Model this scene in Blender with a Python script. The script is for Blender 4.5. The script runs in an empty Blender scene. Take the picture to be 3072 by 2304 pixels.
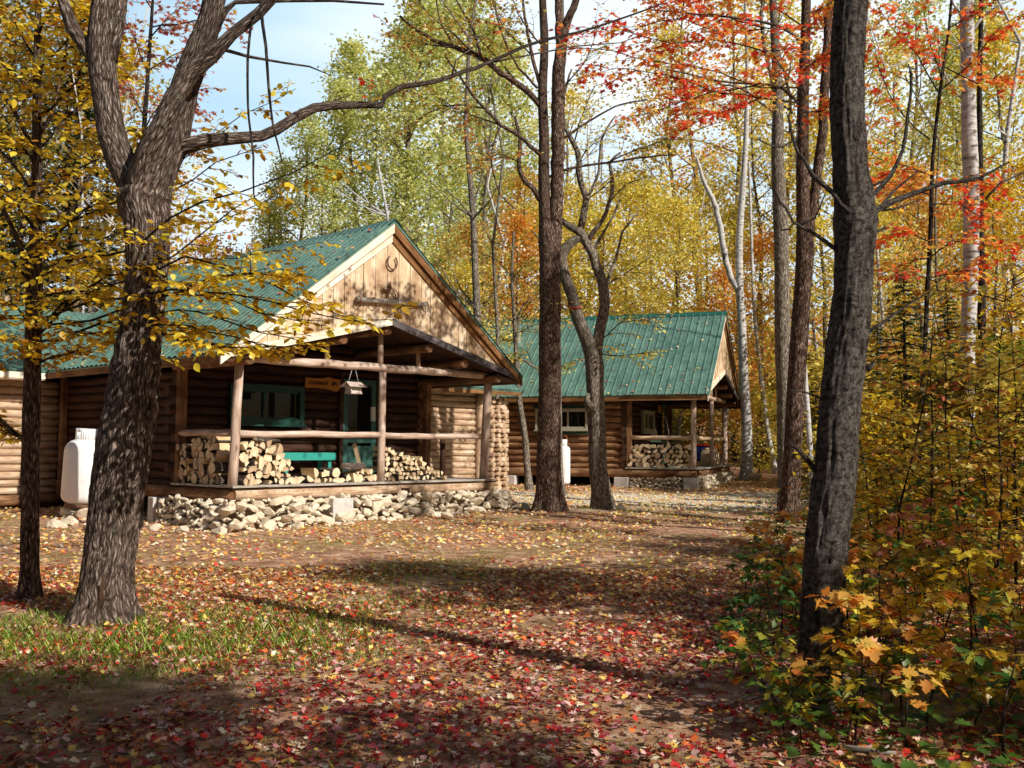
import bpy, math, random
import numpy as np
from mathutils import Vector, Matrix, noise
from math import sin, cos, pi, radians

sc = bpy.context.scene
COL = sc.collection
R = random.Random(7)
NR = np.random.default_rng(11)

# ------------------------------------------------------------------ camera model (also used to turn photo measurements into real positions)
F, PITCH, ROLL, EYE = 1005.8, .0621, .0065, 1.6
S = .46293
def ray(px, py):
    a, b = px-512, py-384
    a, b = a*cos(ROLL)+b*sin(ROLL), -a*sin(ROLL)+b*cos(ROLL)
    X, Y = a/F, -b/F
    return X, cos(PITCH)-Y*sin(PITCH), sin(PITCH)+Y*cos(PITCH)
def A(dx, dy, Y):
    X, y, Z = ray(dx*S, dy*S)
    return Vector((X*Y/y, Y, EYE+Z*Y/y))
def smooth(a, b, x):
    t = min(1, max(0, (x-a)/(b-a) if b != a else 0)); return t*t*(3-2*t)
def gz(x, y):
    z = .011*y+max(0, y-17)*.008
    z += .10*max(0, y-41)+.05*max(0, x-9)*smooth(8, 20, y)
    z += .035*noise.noise(Vector((x*.35, y*.35, 0)))*smooth(3, 9, y)+.012*noise.noise(Vector((x*1.7, y*1.7, 3)))
    return z
def on_ground(dx, Y):
    X, y, Z = ray(dx*S, 500)
    x = X*Y/y
    return Vector((x, Y, gz(x, Y)))

# ------------------------------------------------------------------ node materials
MATS = {}
class NT:
    def __init__(s, name):
        s.m = bpy.data.materials.new(name); s.m.use_nodes = True
        s.t = s.m.node_tree; s.t.nodes.clear(); s.out = s.n('ShaderNodeOutputMaterial'); MATS[name] = s.m
    def n(s, typ, inp=None, **kw):
        nd = s.t.nodes.new(typ)
        for k, v in kw.items(): setattr(nd, k, v)
        for k, v in (inp or {}).items():
            if isinstance(v, bpy.types.NodeSocket): s.t.links.new(v, nd.inputs[k])
            else: nd.inputs[k].default_value = v
        return nd
    def surf(s, sock): s.t.links.new(sock, s.out.inputs['Surface'])
    def ramp(s, fac, stops, interp='LINEAR'):
        nd = s.n('ShaderNodeValToRGB', {'Fac': fac}); cr = nd.color_ramp; cr.interpolation = interp
        while len(cr.elements) < len(stops): cr.elements.new(.5)
        for e, (p, c) in zip(cr.elements, stops): e.position = p; e.color = (*c, 1)
        return nd.outputs['Color']
    def coord(s, kind='UV'): return s.n('ShaderNodeTexCoord').outputs[kind]
    def mapv(s, v, scale, loc=(0, 0, 0)): return s.n('ShaderNodeMapping', {'Vector': v, 'Scale': scale, 'Location': loc}).outputs[0]
    def noise(s, v, scale, detail=5, rough=.6, dist=0):
        return s.n('ShaderNodeTexNoise', {'Vector': v, 'Scale': scale, 'Detail': detail, 'Roughness': rough, 'Distortion': dist}).outputs['Fac']
    def mix(s, f, a, b, mode='MIX'):
        nd = s.n('ShaderNodeMix', data_type='RGBA', blend_type=mode)
        for i, v in ((0, f), (6, a), (7, b)):
            if isinstance(v, bpy.types.NodeSocket): s.t.links.new(v, nd.inputs[i])
            else: nd.inputs[i].default_value = v if i == 0 else (*v, 1)
        return nd.outputs[2]
    def math(s, op, a, b=0.):
        nd = s.n('ShaderNodeMath', operation=op)
        for i, v in ((0, a), (1, b)):
            if isinstance(v, bpy.types.NodeSocket): s.t.links.new(v, nd.inputs[i])
            else: nd.inputs[i].default_value = v
        return nd.outputs[0]
    def bump(s, h, strength=.5, dist=.02): return s.n('ShaderNodeBump', {'Height': h, 'Strength': strength, 'Distance': dist}).outputs[0]
    def pbr(s, color, rough=.8, normal=None, spec=.3, metal=0.):
        d = {'Base Color': color if isinstance(color, bpy.types.NodeSocket) else (*color, 1), 'Roughness': rough, 'Specular IOR Level': spec, 'Metallic': metal}
        if normal: d['Normal'] = normal
        p = s.n('ShaderNodeBsdfPrincipled', d); s.surf(p.outputs[0]); return p

def wood_mat(name, dark, mid, light, ring=9., rough=.75, bumpst=.35):
    t = NT(name); uv = t.coord('UV')
    g = t.noise(t.mapv(uv, (1.2, 26, 1)), 1.5, 6, .65, .4)
    big = t.noise(t.mapv(uv, (1.3, 2.2, 1), (3, 1, 0)), 1.3, 3)
    g2 = t.noise(t.mapv(uv, (2, 90, 1)), 1, 3)
    c = t.ramp(t.math('ADD', t.math('MULTIPLY', g, .5), t.math('MULTIPLY', big, .52)), [(.33, dark), (.5, mid), (.68, light)])
    crack = t.ramp(g, [(.30, (0, 0, 0)), (.37, (1, 1, 1))])
    c = t.mix(.65, c, crack, 'MULTIPLY')
    kn = t.n('ShaderNodeTexVoronoi', {'Vector': t.mapv(uv, (1.6, 4.5, 1)), 'Scale': 1.}).outputs['Distance']
    c = t.mix(t.ramp(kn, [(.05, (.75,)*3), (.11, (0,)*3)]), c, tuple(x*.45 for x in dark))
    if name == 'gable_board': c = t.mix(t.ramp(t.noise(t.coord('Object'), 1.6, 6, .65), [(.44, (.0,)*3), (.66, (.85,)*3)]), c, (.34, .19, .10))
    t.pbr(c, rough, t.bump(t.math('ADD', g, g2), bumpst, .01), .25)
    return t.m
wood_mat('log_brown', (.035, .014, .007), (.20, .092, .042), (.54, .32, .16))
wood_mat('log_dark', (.018, .007, .004), (.050, .020, .011), (.12, .055, .030))  # darker log copy: shade of porch recess and side wall put into the colour
wood_mat('log_weathered', (.15, .08, .05), (.52, .34, .21), (.86, .69, .53))
wood_mat('rail_wood', (.20, .12, .09), (.56, .40, .31), (.88, .75, .65))
wood_mat('gable_board', (.36, .20, .095), (.78, .57, .36), (.97, .89, .74), bumpst=.2)
wood_mat('trim_board', (.55, .40, .26), (.90, .77, .60), (.98, .94, .85))
wood_mat('fascia_brown', (.06, .025, .01), (.24, .11, .04), (.42, .22, .09))
wood_mat('black_trim', (.02, .017, .018), (.09, .075, .08), (.26, .21, .2))
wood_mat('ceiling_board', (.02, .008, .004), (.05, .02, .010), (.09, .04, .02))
wood_mat('sign_wood', (.35, .12, .02), (.55, .22, .04), (.68, .30, .06))
wood_mat('feeder_wood', (.42, .30, .25), (.62, .50, .44), (.76, .66, .60))
wood_mat('split_wood', (.50, .32, .15), (.78, .58, .33), (.92, .80, .58))
wood_mat('old_grey_wood', (.16, .13, .11), (.40, .35, .3), (.62, .56, .5))

def simple(name, color, rough=.6, spec=.4, metal=0., var=.12, scale=6., bump=0.):
    t = NT(name); v = t.coord('Object'); n = t.noise(v, scale, 5)
    c = t.ramp(n, [(.3, tuple(x*(1-var) for x in color)), (.7, tuple(min(1, x*(1+var)) for x in color))])
    t.pbr(c, rough, t.bump(t.noise(v, scale*6, 4), bump, .01) if bump else None, spec, metal); return t.m
simple('green_paint', (.008, .055, .040), .45, var=.2)
simple('dark_green_paint', (.02, .075, .055), .4, var=.25)
simple('bench_paint', (.04, .36, .29), .45, var=.1)
simple('door_paint', (.045, .14, .12), .5, var=.18)
simple('tan_paint', (.42, .38, .28), .6)
simple('white_plastic', (.8, .8, .76), .4)
simple('rust_iron', (.22, .12, .08), .75, .3, .3, .4, 30, .3)
simple('black_iron', (.02, .02, .02), .5, .4, .4)
simple('concrete', (.62, .58, .54), .9, .2, 0, .15, 9, .4)
simple('dirt_fill', (.42, .33, .23), .95, .1, 0, .4, 20, .5)
simple('string', (.6, .6, .58), .8)
simple('orange_hose', (.45, .12, .05), .6)
simple('red_plastic', (.75, .03, .02), .35)
simple('blue_plastic', (.02, .04, .2), .35)
simple('teal_plastic', (.2, .5, .48), .45)
simple('bulb_glass', (.75, .75, .7), .1, .6)
simple('nail', (.6, .6, .6), .4, .5, .6)
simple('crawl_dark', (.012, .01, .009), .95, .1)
simple('stencil', (.05, .02, .015), .7)
simple('flag_tape', (.85, .06, .03), .5)
simple('ridge_metal', (.02, .12, .09), .35, .5)
t = NT('tank_white'); v = t.coord('Object'); n = t.noise(v, 9, 6)
c = t.ramp(n, [(.30, (.78, .74, .74)), (.45, (.90, .88, .88)), (1, (.93, .92, .92))])
rst = t.ramp(t.noise(t.mapv(v, (8, 8, 2)), 2, 6, .7), [(.66, (0,)*3), (.74, (.6,)*3)])
t.pbr(t.mix(rst, c, (.35, .2, .12)), .38, None, .5)
# painted metal roofing
t = NT('roof_metal'); v = t.coord('Object'); n = t.noise(v, 1.2, 5); st = t.noise(t.mapv(v, (6, 6, 6)), 1, 6)
c = t.ramp(n, [(.3, (.085, .180, .148)), (.7, (.165, .305, .240))])
c = t.mix(t.ramp(st, [(.5, (0,)*3), (.75, (.4,)*3)]), c, (.26, .34, .29))
c = t.mix(t.ramp(t.noise(t.mapv(v, (3., 3., .6)), 2.2, 7, .7), [(.48, (0,)*3), (.66, (.65,)*3)]), c, (.04, .075, .08))
t.pbr(c, t.math('ADD', .26, t.math('MULTIPLY', st, .25)), t.bump(n, .05, .01), .5)
# window glass
t = NT('window_glass'); t.pbr((.008, .009, .008), .02, None, .35)
t = NT('pane_pale'); t.pbr(t.ramp(t.noise(t.coord('Object'), 4), [(.3, (.42, .40, .33)), (.7, (.6, .58, .48))]), .2, None, .5)
# bark
def bark_mat(name, dark, mid, light, lichen=(.28, .30, .2), su=5., sv=26., bump=1., lich=.25, dist=.03, horizontal=False):
    t = NT(name); uv = t.coord('UV'); P = t.coord('Object')
    wv = t.n('ShaderNodeTexNoise', {'Vector': t.mapv(uv, (5, 5, 1)), 'Scale': 1.3, 'Detail': 5.}).outputs['Color']
    wuv = t.mix(.10, uv, wv, 'ADD')
    a = t.noise(t.mapv(wuv, (su, sv, 1)), 1.3, 9, .72, .6)
    pl = t.n('ShaderNodeTexVoronoi', {'Vector': t.mapv(wuv, (su*1.7, sv*1.5, 1)), 'Scale': 1., 'Randomness': 1.}, feature='DISTANCE_TO_EDGE').outputs['Distance']
    ple = t.math('MINIMUM', t.math('MULTIPLY', pl, 3.), 1.)
    h = t.math('ADD', t.math('MULTIPLY', a, .85), t.math('MULTIPLY', ple, .30))
    big = t.noise(P, 2.2, 4)
    c = t.ramp(h, [(.42, dark), (.60, mid), (.80, light)])
    c = t.mix(t.ramp(big, [(.35, (.0,)*3), (.8, (.55,)*3)]), c, tuple(x*.45 for x in mid))
    li = t.ramp(t.noise(P, 7, 7, .7), [(.60, (0,)*3), (.68, (lich*2,)*3)])
    c = t.mix(li, c, lichen)
    t.pbr(c, .92, t.bump(h, bump, dist), .15); return t.m
bark_mat('bark_maple', (.034, .021, .016), (.28, .20, .16), (.68, .56, .49), bump=1.6)
bark_mat('bark_dark', (.008, .005, .004), (.055, .04, .033), (.22, .18, .16), lichen=(.17, .18, .13), lich=.3)
bark_mat('bark_brown', (.02, .011, .008), (.19, .115, .085), (.60, .45, .36), bump=1.3)
bark_mat('bark_grey', (.05, .038, .03), (.32, .26, .20), (.78, .70, .60), lichen=(.4, .4, .3))
t = NT('bark_birch'); uv = t.coord('UV')
w = t.noise(t.mapv(uv, (16, 2.2, 1)), 1.2, 6, .7, .3); big = t.noise(t.mapv(uv, (1.6, 1.3, 1)), 1.6, 5, .65)
c = t.ramp(w, [(.36, (.03, .025, .022)), (.43, (.45, .42, .40)), (.60, (.68, .66, .65)), (1, (.8, .78, .77))])
c = t.mix(t.ramp(big, [(.60, (0,)*3), (.67, (1,)*3)]), c, (.045, .038, .034))
t.pbr(c, .75, t.bump(w, .5, .02), .25)
t = NT('bark_yellow_birch'); uv = t.coord('UV')
w = t.noise(t.mapv(uv, (22, 17, 1)), 1.3, 9, .80, .6); big = t.noise(t.mapv(uv, (1.7, 4.2, 1)), 1.6, 9, .78, .9); pl = t.noise(t.mapv(uv, (9, 40, 1)), 1.2, 9, .75, .8)
c = t.ramp(w, [(.38, (.022, .015, .011)), (.46, (.19, .15, .125)), (.57, (.55, .49, .43)), (1, (.80, .74, .67))])
c = t.mix(t.ramp(big, [(.53, (0,)*3), (.62, (1,)*3)]), c, t.ramp(pl, [(.38, (.016, .010, .007)), (.52, (.10, .065, .045)), (.66, (.38, .29, .22))]))
t.pbr(c, .85, t.bump(t.math('ADD', w, t.math('MULTIPLY', pl, 1.4)), 1.6, .03), .2)
t = NT('split_scar'); uv = t.coord('UV'); t.pbr(t.ramp(t.noise(t.mapv(uv, (3, 40, 1)), 1, 6), [(.4, (.02, .01, .006)), (.7, (.16, .08, .045))]), .8)
# wood ends
t = NT('wood_end'); v = t.coord('Object'); n = t.noise(v, 14, 5); oi = t.n('ShaderNodeObjectInfo').outputs['Random']
c = t.ramp(n, [(.25, (.62, .42, .22)), (.7, (.94, .80, .56))])
t.pbr(t.mix(t.math('MULTIPLY', t.math('MULTIPLY', oi, oi), .9), c, t.ramp(n, [(.2, (.26, .14, .09)), (.8, (.55, .36, .22))])), .85, t.bump(n, .4, .01), .2)
bark_mat('fire_bark', (.05, .035, .03), (.2, .15, .12), (.42, .35, .3), lich=.1)
t = NT('stone'); v = t.coord('Object'); at = t.n('ShaderNodeAttribute', attribute_name='tint').outputs['Fac']
n = t.noise(v, 5, 8, .65); c = t.ramp(n, [(.3, (.60, .47, .33)), (.5, (.88, .77, .60)), (.7, (.98, .92, .78))])
c = t.mix(t.math('MULTIPLY', at, .6), (.72, .60, .45), c); dk = t.ramp(t.noise(v, 22, 6), [(.28, (.7,)*3), (.42, (1,)*3)])
t.pbr(t.mix(.7, c, dk, 'MULTIPLY'), .9, t.bump(t.noise(v, 14, 8, .7), .6, .03), .2)

# leaves: one value per leaf ('tint') picks its colour
def leaf_mat(name, stops, transl=.46, interp='LINEAR'):
    t = NT(name); a = t.n('ShaderNodeAttribute', attribute_name='tint').outputs['Fac']
    n = t.noise(t.coord('Object'), 30, 2); a2 = t.math('ADD', a, t.math('MULTIPLY', t.math('SUBTRACT', n, .5), .22))
    c = t.ramp(a2 if interp == 'LINEAR' else a, stops, interp)
    d = t.n('ShaderNodeBsdfDiffuse', {'Color': c}).outputs[0]
    tr = t.n('ShaderNodeBsdfTranslucent', {'Color': t.mix(.5, c, t.mix(1., c, (1.25, 1.15, .55), 'MULTIPLY'))}).outputs[0]
    m = t.n('ShaderNodeMixShader', {0: transl, 1: d, 2: tr}).outputs[0]
    g = t.n('ShaderNodeBsdfGlossy', {'Roughness': .42, 'Color': (.9, .9, .9, 1)}).outputs[0]
    t.surf(t.n('ShaderNodeMixShader', {0: .045, 1: m, 2: g}).outputs[0]); return t.m
leaf_mat('leaf_gold', [(0, (.30, .16, .012)), (.25, (.58, .34, .02)), (.5, (.84, .56, .03)), (.75, (.95, .78, .06)), (.92, (.97, .90, .22)), (1, (.62, .22, .02))])
leaf_mat('leaf_yellow', [(0, (.46, .46, .08)), (.35, (.84, .72, .13)), (.7, (.97, .84, .22)), (.92, (.90, .56, .10)), (1, (.70, .22, .04))])
leaf_mat('leaf_green', [(0, (.26, .34, .09)), (.4, (.60, .66, .22)), (.75, (.88, .88, .42)), (1, (.95, .84, .35))])
leaf_mat('leaf_mixed', [(0, (.24, .30, .07)), (.3, (.66, .60, .14)), (.55, (.84, .60, .14)), (.75, (.80, .36, .08)), (1, (.65, .15, .05))])
leaf_mat('leaf_red', [(0, (.55, .03, .035)), (.35, (.92, .08, .05)), (.6, (.98, .24, .07)), (.8, (.97, .50, .12)), (1, (.9, .70, .14))], .5)
leaf_mat('leaf_orange', [(0, (.50, .14, .03)), (.4, (.84, .34, .06)), (.75, (.95, .56, .11)), (1, (.8, .66, .14))])
leaf_mat('leaf_dull', [(0, (.06, .09, .02)), (.4, (.20, .18, .04)), (.75, (.34, .24, .05)), (1, (.40, .12, .03))])
leaf_mat('leaf_underwood', [(0, (.04, .13, .02)), (.4, (.14, .25, .035)), (.62, (.50, .44, .05)), (.8, (.78, .56, .05)), (1, (.65, .17, .03))])
leaf_mat('leaf_pinkish', [(0, (.50, .10, .10)), (.5, (.80, .30, .26)), (.8, (.85, .42, .14)), (1, (.75, .50, .12))])
leaf_mat('leaf_rust', [(0, (.10, .04, .02)), (.5, (.30, .13, .05)), (1, (.48, .28, .10))])
leaf_mat('needle', [(0, (.015, .04, .018)), (.6, (.035, .085, .03)), (1, (.09, .14, .05))], .2)
leaf_mat('litter', [(0, (.34, .02, .025)), (.08, (.70, .04, .03)), (.15, (.30, .05, .06)), (.24, (.62, .26, .27)), (.32, (.80, .50, .46)), (.39, (.22, .07, .04)), (.47, (.78, .20, .05)), (.56, (.90, .62, .15)), (.64, (.55, .28, .12)), (.74, (.92, .78, .55)), (.82, (.40, .19, .09)), (.91, (.85, .58, .28))], .15, 'CONSTANT')
leaf_mat('litter_sunlit', [(0, (.85, .08, .05)), (.10, (.55, .13, .08)), (.18, (.95, .50, .40)), (.27, (.98, .72, .50)), (.37, (.95, .36, .08)), (.46, (.98, .80, .20)), (.57, (.84, .48, .22)), (.67, (.98, .90, .64)), (.76, (.62, .29, .13)), (.85, (.95, .64, .32)), (.94, (.90, .70, .14))], .15, 'CONSTANT')  # lighter copy of the litter, with the yard's sunlight put into its colours
leaf_mat('grass', [(0, (.12, .26, .02)), (.5, (.32, .56, .05)), (.85, (.62, .76, .12)), (1, (.84, .74, .28))], .4)
# ground
t = NT('ground'); P = t.coord('Object')
n1 = t.noise(P, .55, 6, .6); n2 = t.noise(P, 5, 8, .7); n3 = t.noise(P, 38, 6, .7)
soil = t.ramp(n2, [(.32, (.18, .075, .045)), (.5, (.54, .29, .18)), (.68, (.88, .62, .45))])
moss = t.ramp(n3, [(.3, (.11, .13, .025)), (.7, (.42, .42, .12))])
sep = t.n('ShaderNodeSeparateXYZ', {0: P})
c = t.mix(t.ramp(n1, [(.48, (0,)*3), (.62, (.4,)*3)]), soil, moss)
yy = t.math('ADD', sep.outputs[1], t.math('MULTIPLY', n1, 5.))          # pale sandy wheel track that runs in front of the rear cabin
tr = t.math('MULTIPLY', t.ramp(t.math('MULTIPLY', t.math('ABSOLUTE', t.math('SUBTRACT', yy, 27.)), .22), [(.3, (1,)*3), (.85, (0,)*3)]), t.math('GREATER_THAN', sep.outputs[0], -2.))
c = t.mix(tr, c, t.ramp(n3, [(.3, (.66, .57, .44)), (.7, (.95, .88, .75))]))
gx = t.math('ADD', t.math('ADD', sep.outputs[1], t.math('MULTIPLY', sep.outputs[0], .35)), t.math('MULTIPLY', n1, .8))
c = t.mix(t.ramp(t.math('MULTIPLY', gx, .1), [(.395, (1,)*3), (.43, (0,)*3)]), c, t.ramp(n3, [(.3, (.20, .19, .18)), (.7, (.42, .40, .38))]))
t.pbr(c, .95, t.bump(t.math('ADD', n2, n3), .8, .04), .15)

# ------------------------------------------------------------------ object helpers
def link(o, parent=None):
    COL.objects.link(o)
    if parent is not None: o.parent = parent
    return o
def tag(o, label=None, cat=None, group=None, kind=None):
    for k, v in (('label', label), ('category', cat), ('group', group), ('kind', kind)):
        if v: o[k] = v
    return o
def thing(name, loc, label, cat, group=None, rz=0):
    o = link(bpy.data.objects.new(name, None)); o.location = loc; o.rotation_euler = (0, 0, rz); o.empty_display_size = .2
    return tag(o, label, cat, group)

class MB:
    """collects geometry with a UV per corner (metres along, metres across)"""
    def __init__(s): s.v, s.f, s.uv, s.mi, s.ti, s.sm, s.cm = [], [], [], [], [], [], 0
    def face(s, idx, uvs, smooth=False): s.f.append(tuple(idx)); s.uv.extend(uvs); s.mi.append(s.cm); s.sm.append(smooth)
    def box(s, c, size, rz=0, rot=None, uvo=None):
        hx, hy, hz = size[0]/2, size[1]/2, size[2]/2; M = rot or Matrix.Rotation(rz, 3, 'Z'); c = Vector(c); b = len(s.v)
        for x in (-hx, hx):
            for y in (-hy, hy):
                for z in (-hz, hz): s.v.append(c+M@Vector((x, y, z)))
        o = uvo or (R.random()*20, R.random()*20); ax = size.index(max(size)) if isinstance(size, (list, tuple)) else 0
        for q in ((0, 1, 3, 2), (4, 6, 7, 5), (0, 4, 5, 1), (2, 3, 7, 6), (0, 2, 6, 4), (1, 5, 7, 3)):
            L = [(( i >> 2 & 1)*size[0], (i >> 1 & 1)*size[1], (i & 1)*size[2]) for i in q]
            oth = [k for k in (0, 1, 2) if k != ax]
            s.face([b+i for i in q], [(o[0]+p[ax], o[1]+p[oth[0]]+p[oth[1]]) for p in L])
    def poly(s, pts, th, nrm, uvdir=(0, 0, 1)):
        """thin slab from an outline"""
        nrm = Vector(nrm).normalized(); b = len(s.v); n = len(pts); ud = Vector(uvdir); vd = nrm.cross(ud); o = R.random()*20
        P = [Vector(p) for p in pts]; Q = [p-nrm*th for p in P]; s.v += P+Q
        uvf = lambda p: (p.dot(ud)+o, p.dot(vd)+o)
        s.face([b+i for i in range(n)], [uvf(p) for p in P]); s.face([b+n+i for i in reversed(range(n))], [uvf(p) for p in reversed(Q)])
        for i in range(n):
            j = (i+1) % n; s.face((b+i, b+n+i, b+n+j, b+j), [uvf(P[i]), uvf(Q[i]), uvf(Q[j]), uvf(P[j])])
    def tube(s, path, rad, seg=10, disp=None, caps=True, smooth=True, squash=None):
        P = [Vector(p) for p in path]; n = len(P); rad = [rad]*n if not hasattr(rad, '__len__') else list(rad)
        b = len(s.v); T = []
        for i in range(n): T.append((P[min(i+1, n-1)]-P[max(i-1, 0)]).normalized())
        up = Vector((0, 0, 1)) if abs(T[0].z) < .9 else Vector((0, 1, 0))
        X = T[0].cross(up).normalized(); L = 0; ou, ov = R.random()*30, R.random()*30; us = []
        for i in range(n):
            X = (X-T[i]*X.dot(T[i])).normalized(); Y = T[i].cross(X)
            if i: L += (P[i]-P[i-1]).length
            us.append(L+ou)
            for k in range(seg):
                a = 2*pi*k/seg; d = X*cos(a)+Y*sin(a); r = rad[i]
                if squash: r *= squash(a)
                if disp: r += disp(P[i]+d*r, a, L, rad[i])
                s.v.append(P[i]+d*r)
        r0 = max(rad)
        for i in range(n-1):
            for k in range(seg):
                k2 = (k+1) % seg; va, vb = 2*pi*r0*k/seg+ov, 2*pi*r0*(k+1)/seg+ov
                s.face((b+i*seg+k, b+i*seg+k2, b+(i+1)*seg+k2, b+(i+1)*seg+k), ((us[i], va), (us[i], vb), (us[i+1], vb), (us[i+1], va)), smooth)
        if caps:
            s.face([b+k for k in reversed(range(seg))], [(ou+.3*r0*cos(2*pi*k/seg), ov+.3*r0*sin(2*pi*k/seg)) for k in range(seg)])
            s.face([b+(n-1)*seg+k for k in range(seg)], [(ou+.3*r0*cos(2*pi*k/seg), ov+.3*r0*sin(2*pi*k/seg)) for k in range(seg)])
    def log(s, p0, p1, r, seg=10, wob=.006, taper=.93):
        p0, p1 = Vector(p0), Vector(p1); L = (p1-p0).length; n = max(2, int(L/.35)+1)
        pth = [p0.lerp(p1, i/(n-1))+Vector((R.uniform(-wob, wob), R.uniform(-wob, wob), R.uniform(-wob, wob)))*(0 < i < n-1) for i in range(n)]
        s.tube(pth, [r*(1+(taper-1)*i/(n-1))*R.uniform(.97, 1.03) for i in range(n)], seg)
    def lathe(s, prof, c=(0, 0, 0), seg=32):
        b = len(s.v); n = len(prof); c = Vector(c)
        for r, z in prof:
            for k in range(seg): s.v.append(c+Vector((r*cos(2*pi*k/seg), r*sin(2*pi*k/seg), z)))
        for i in range(n-1):
            for k in range(seg):
                k2 = (k+1) % seg
                s.face((b+i*seg+k, b+i*seg+k2, b+(i+1)*seg+k2, b+(i+1)*seg+k), ((k, i), (k+1, i), (k+1, i+1), (k, i+1)), True)
    def torus(s, c, r, t, a0=0, a1=2*pi, M=None, seg=18, sx=1., sz=1.):
        M = M or Matrix.Identity(3); c = Vector(c)
        s.tube([c+M@Vector((r*sx*cos(a0+(a1-a0)*i/seg), 0, r*sz*sin(a0+(a1-a0)*i/seg))) for i in range(seg+1)], t, 6)
    def build(s, name, mats, parent=None, loc=None):
        me = bpy.data.meshes.new(name); me.from_pydata([tuple(v) for v in s.v], [], s.f)
        uvl = me.uv_layers.new(name='UVMap'); uvl.data.foreach_set('uv', np.array(s.uv, dtype=np.float32).ravel())
        if not isinstance(mats, (list, tuple)): mats = [mats]
        for m in mats: me.materials.append(MATS[m])
        me.polygons.foreach_set('material_index', s.mi); me.polygons.foreach_set('use_smooth', s.sm)
        if s.ti and len(s.ti) == len(s.v):
            at = me.attributes.new('tint', 'FLOAT', 'POINT'); at.data.foreach_set('value', s.ti)
        me.update(); o = bpy.data.objects.new(name, me); link(o, parent)
        if loc is not None: o.location = loc
        return o

def spline(pts, rads, step=.25):
    """Catmull-Rom through points"""
    P = [Vector(p) for p in pts]; out, ro = [], []
    for i in range(len(P)-1):
        p0, p1, p2, p3 = P[max(i-1, 0)], P[i], P[i+1], P[min(i+2, len(P)-1)]
        n = max(1, int((p2-p1).length/step))
        for k in range(n):
            t = k/n
            out.append(.5*((2*p1)+(p2-p0)*t+(2*p0-5*p1+4*p2-p3)*t*t+(3*p1-p0-3*p2+p3)*t**3)); ro.append(rads[i]*(1-t)+rads[i+1]*t)
    out.append(P[-1]); ro.append(rads[-1]); return out, ro

# ---------- leaves by the thousand (numpy)
def fold(half, z=.16):
    v = [(x, y, z*abs(y)) for x, y in half]; mir = [(x, -y, z*abs(y)) for x, y in half if y > 1e-6]
    n = len(half); vs = v+mir; mp = {}; k = n
    for i, (x, y) in enumerate(half):
        if y > 1e-6: mp[i] = k; k += 1
        else: mp[i] = i
    return np.array(vs, dtype=np.float32), [tuple(range(n)), tuple(mp[i] for i in reversed(range(n)))]
OVATE = fold([(0, 0), (.12, .2), (.38, .33), (.68, .24), (1, 0)])
QUADL = (np.array([(0, 0, 0), (.45, .36, .1), (1, 0, 0), (.5, -.36, .1)], dtype=np.float32), [(0, 1, 2, 3)])
MAPLE = fold([(0, 0), (-.06, .22), (.16, .20), (.20, .52), (.34, .34), (.52, .56), (.55, .24), (.74, .26), (1, 0)], .2)
MAPLE[0][:, 0] -= .05
CURL = fold([(0, 0), (.08, .34), (.3, .22), (.52, .48), (.6, .18), (1, 0)], .75)
CURL[0][:, 2] += .5*(CURL[0][:, 0]-.4)**2*2
STAR = fold([(0, 0), (.08, .34), (.3, .22), (.52, .48), (.6, .18), (1, 0)], .2)
BLADE = (np.array([(0, -.04, 0), (0, .04, 0), (.6, .025, .12), (1, 0, .34), (.6, -.025, .12)], dtype=np.float32), [(0, 1, 2, 3, 4)])
NEEDLE = (np.array([(0, 0, 0), (.3, .12, 0), (1, 0, -.1), (.3, -.12, 0)], dtype=np.float32), [(0, 1, 2, 3)])
class Leaves:
    def __init__(s): s.P, s.D, s.N, s.S, s.T = [], [], [], [], []
    def add(s, p, d, n, size, tint): s.P.append(tuple(p)); s.D.append(tuple(d)); s.N.append(tuple(n)); s.S.append(size); s.T.append(tint)
    def bulk(s, P, D, N, Sz, T): s.P += P.tolist(); s.D += D.tolist(); s.N += N.tolist(); s.S += Sz.tolist(); s.T += T.tolist()
    def build(s, name, mat, tpl, parent=None, loc=None):
        P, D, N = (np.array(a, dtype=np.float32).reshape(-1, 3) for a in (s.P, s.D, s.N)); Sz = np.array(s.S, dtype=np.float32)
        D /= np.linalg.norm(D, axis=1, keepdims=True)+1e-9
        N -= D*(N*D).sum(1, keepdims=True); N /= np.linalg.norm(N, axis=1, keepdims=True)+1e-9
        B = np.cross(N, D); tv, tf = tpl; k, n = len(tv), len(P)
        V = P[:, None]+Sz[:, None, None]*(tv[None, :, 0, None]*D[:, None]+tv[None, :, 1, None]*B[:, None]+tv[None, :, 2, None]*N[:, None])
        me = bpy.data.meshes.new(name); me.vertices.add(n*k); me.vertices.foreach_set('co', V.astype(np.float32).ravel())
        lt = np.concatenate([np.array(f) for f in tf]); sizes = np.array([len(f) for f in tf]); base = (np.arange(n)*k)[:, None]
        loops = (base+lt[None]).ravel(); tot = np.tile(sizes, n); st = np.concatenate([[0], np.cumsum(tot)[:-1]])
        me.loops.add(len(loops)); me.loops.foreach_set('vertex_index', loops.astype(np.int32))
        me.polygons.add(len(tot)); me.polygons.foreach_set('loop_start', st.astype(np.int32)); me.polygons.foreach_set('loop_total', tot.astype(np.int32))
        at = me.attributes.new('tint', 'FLOAT', 'POINT'); at.data.foreach_set('value', np.repeat(np.array(s.T, dtype=np.float32), k))
        me.materials.append(MATS[mat]); me.update(calc_edges=True); me.validate()
        o = bpy.data.objects.new(name, me); link(o, parent)
        if loc is not None: o.location = loc
        return o

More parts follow.
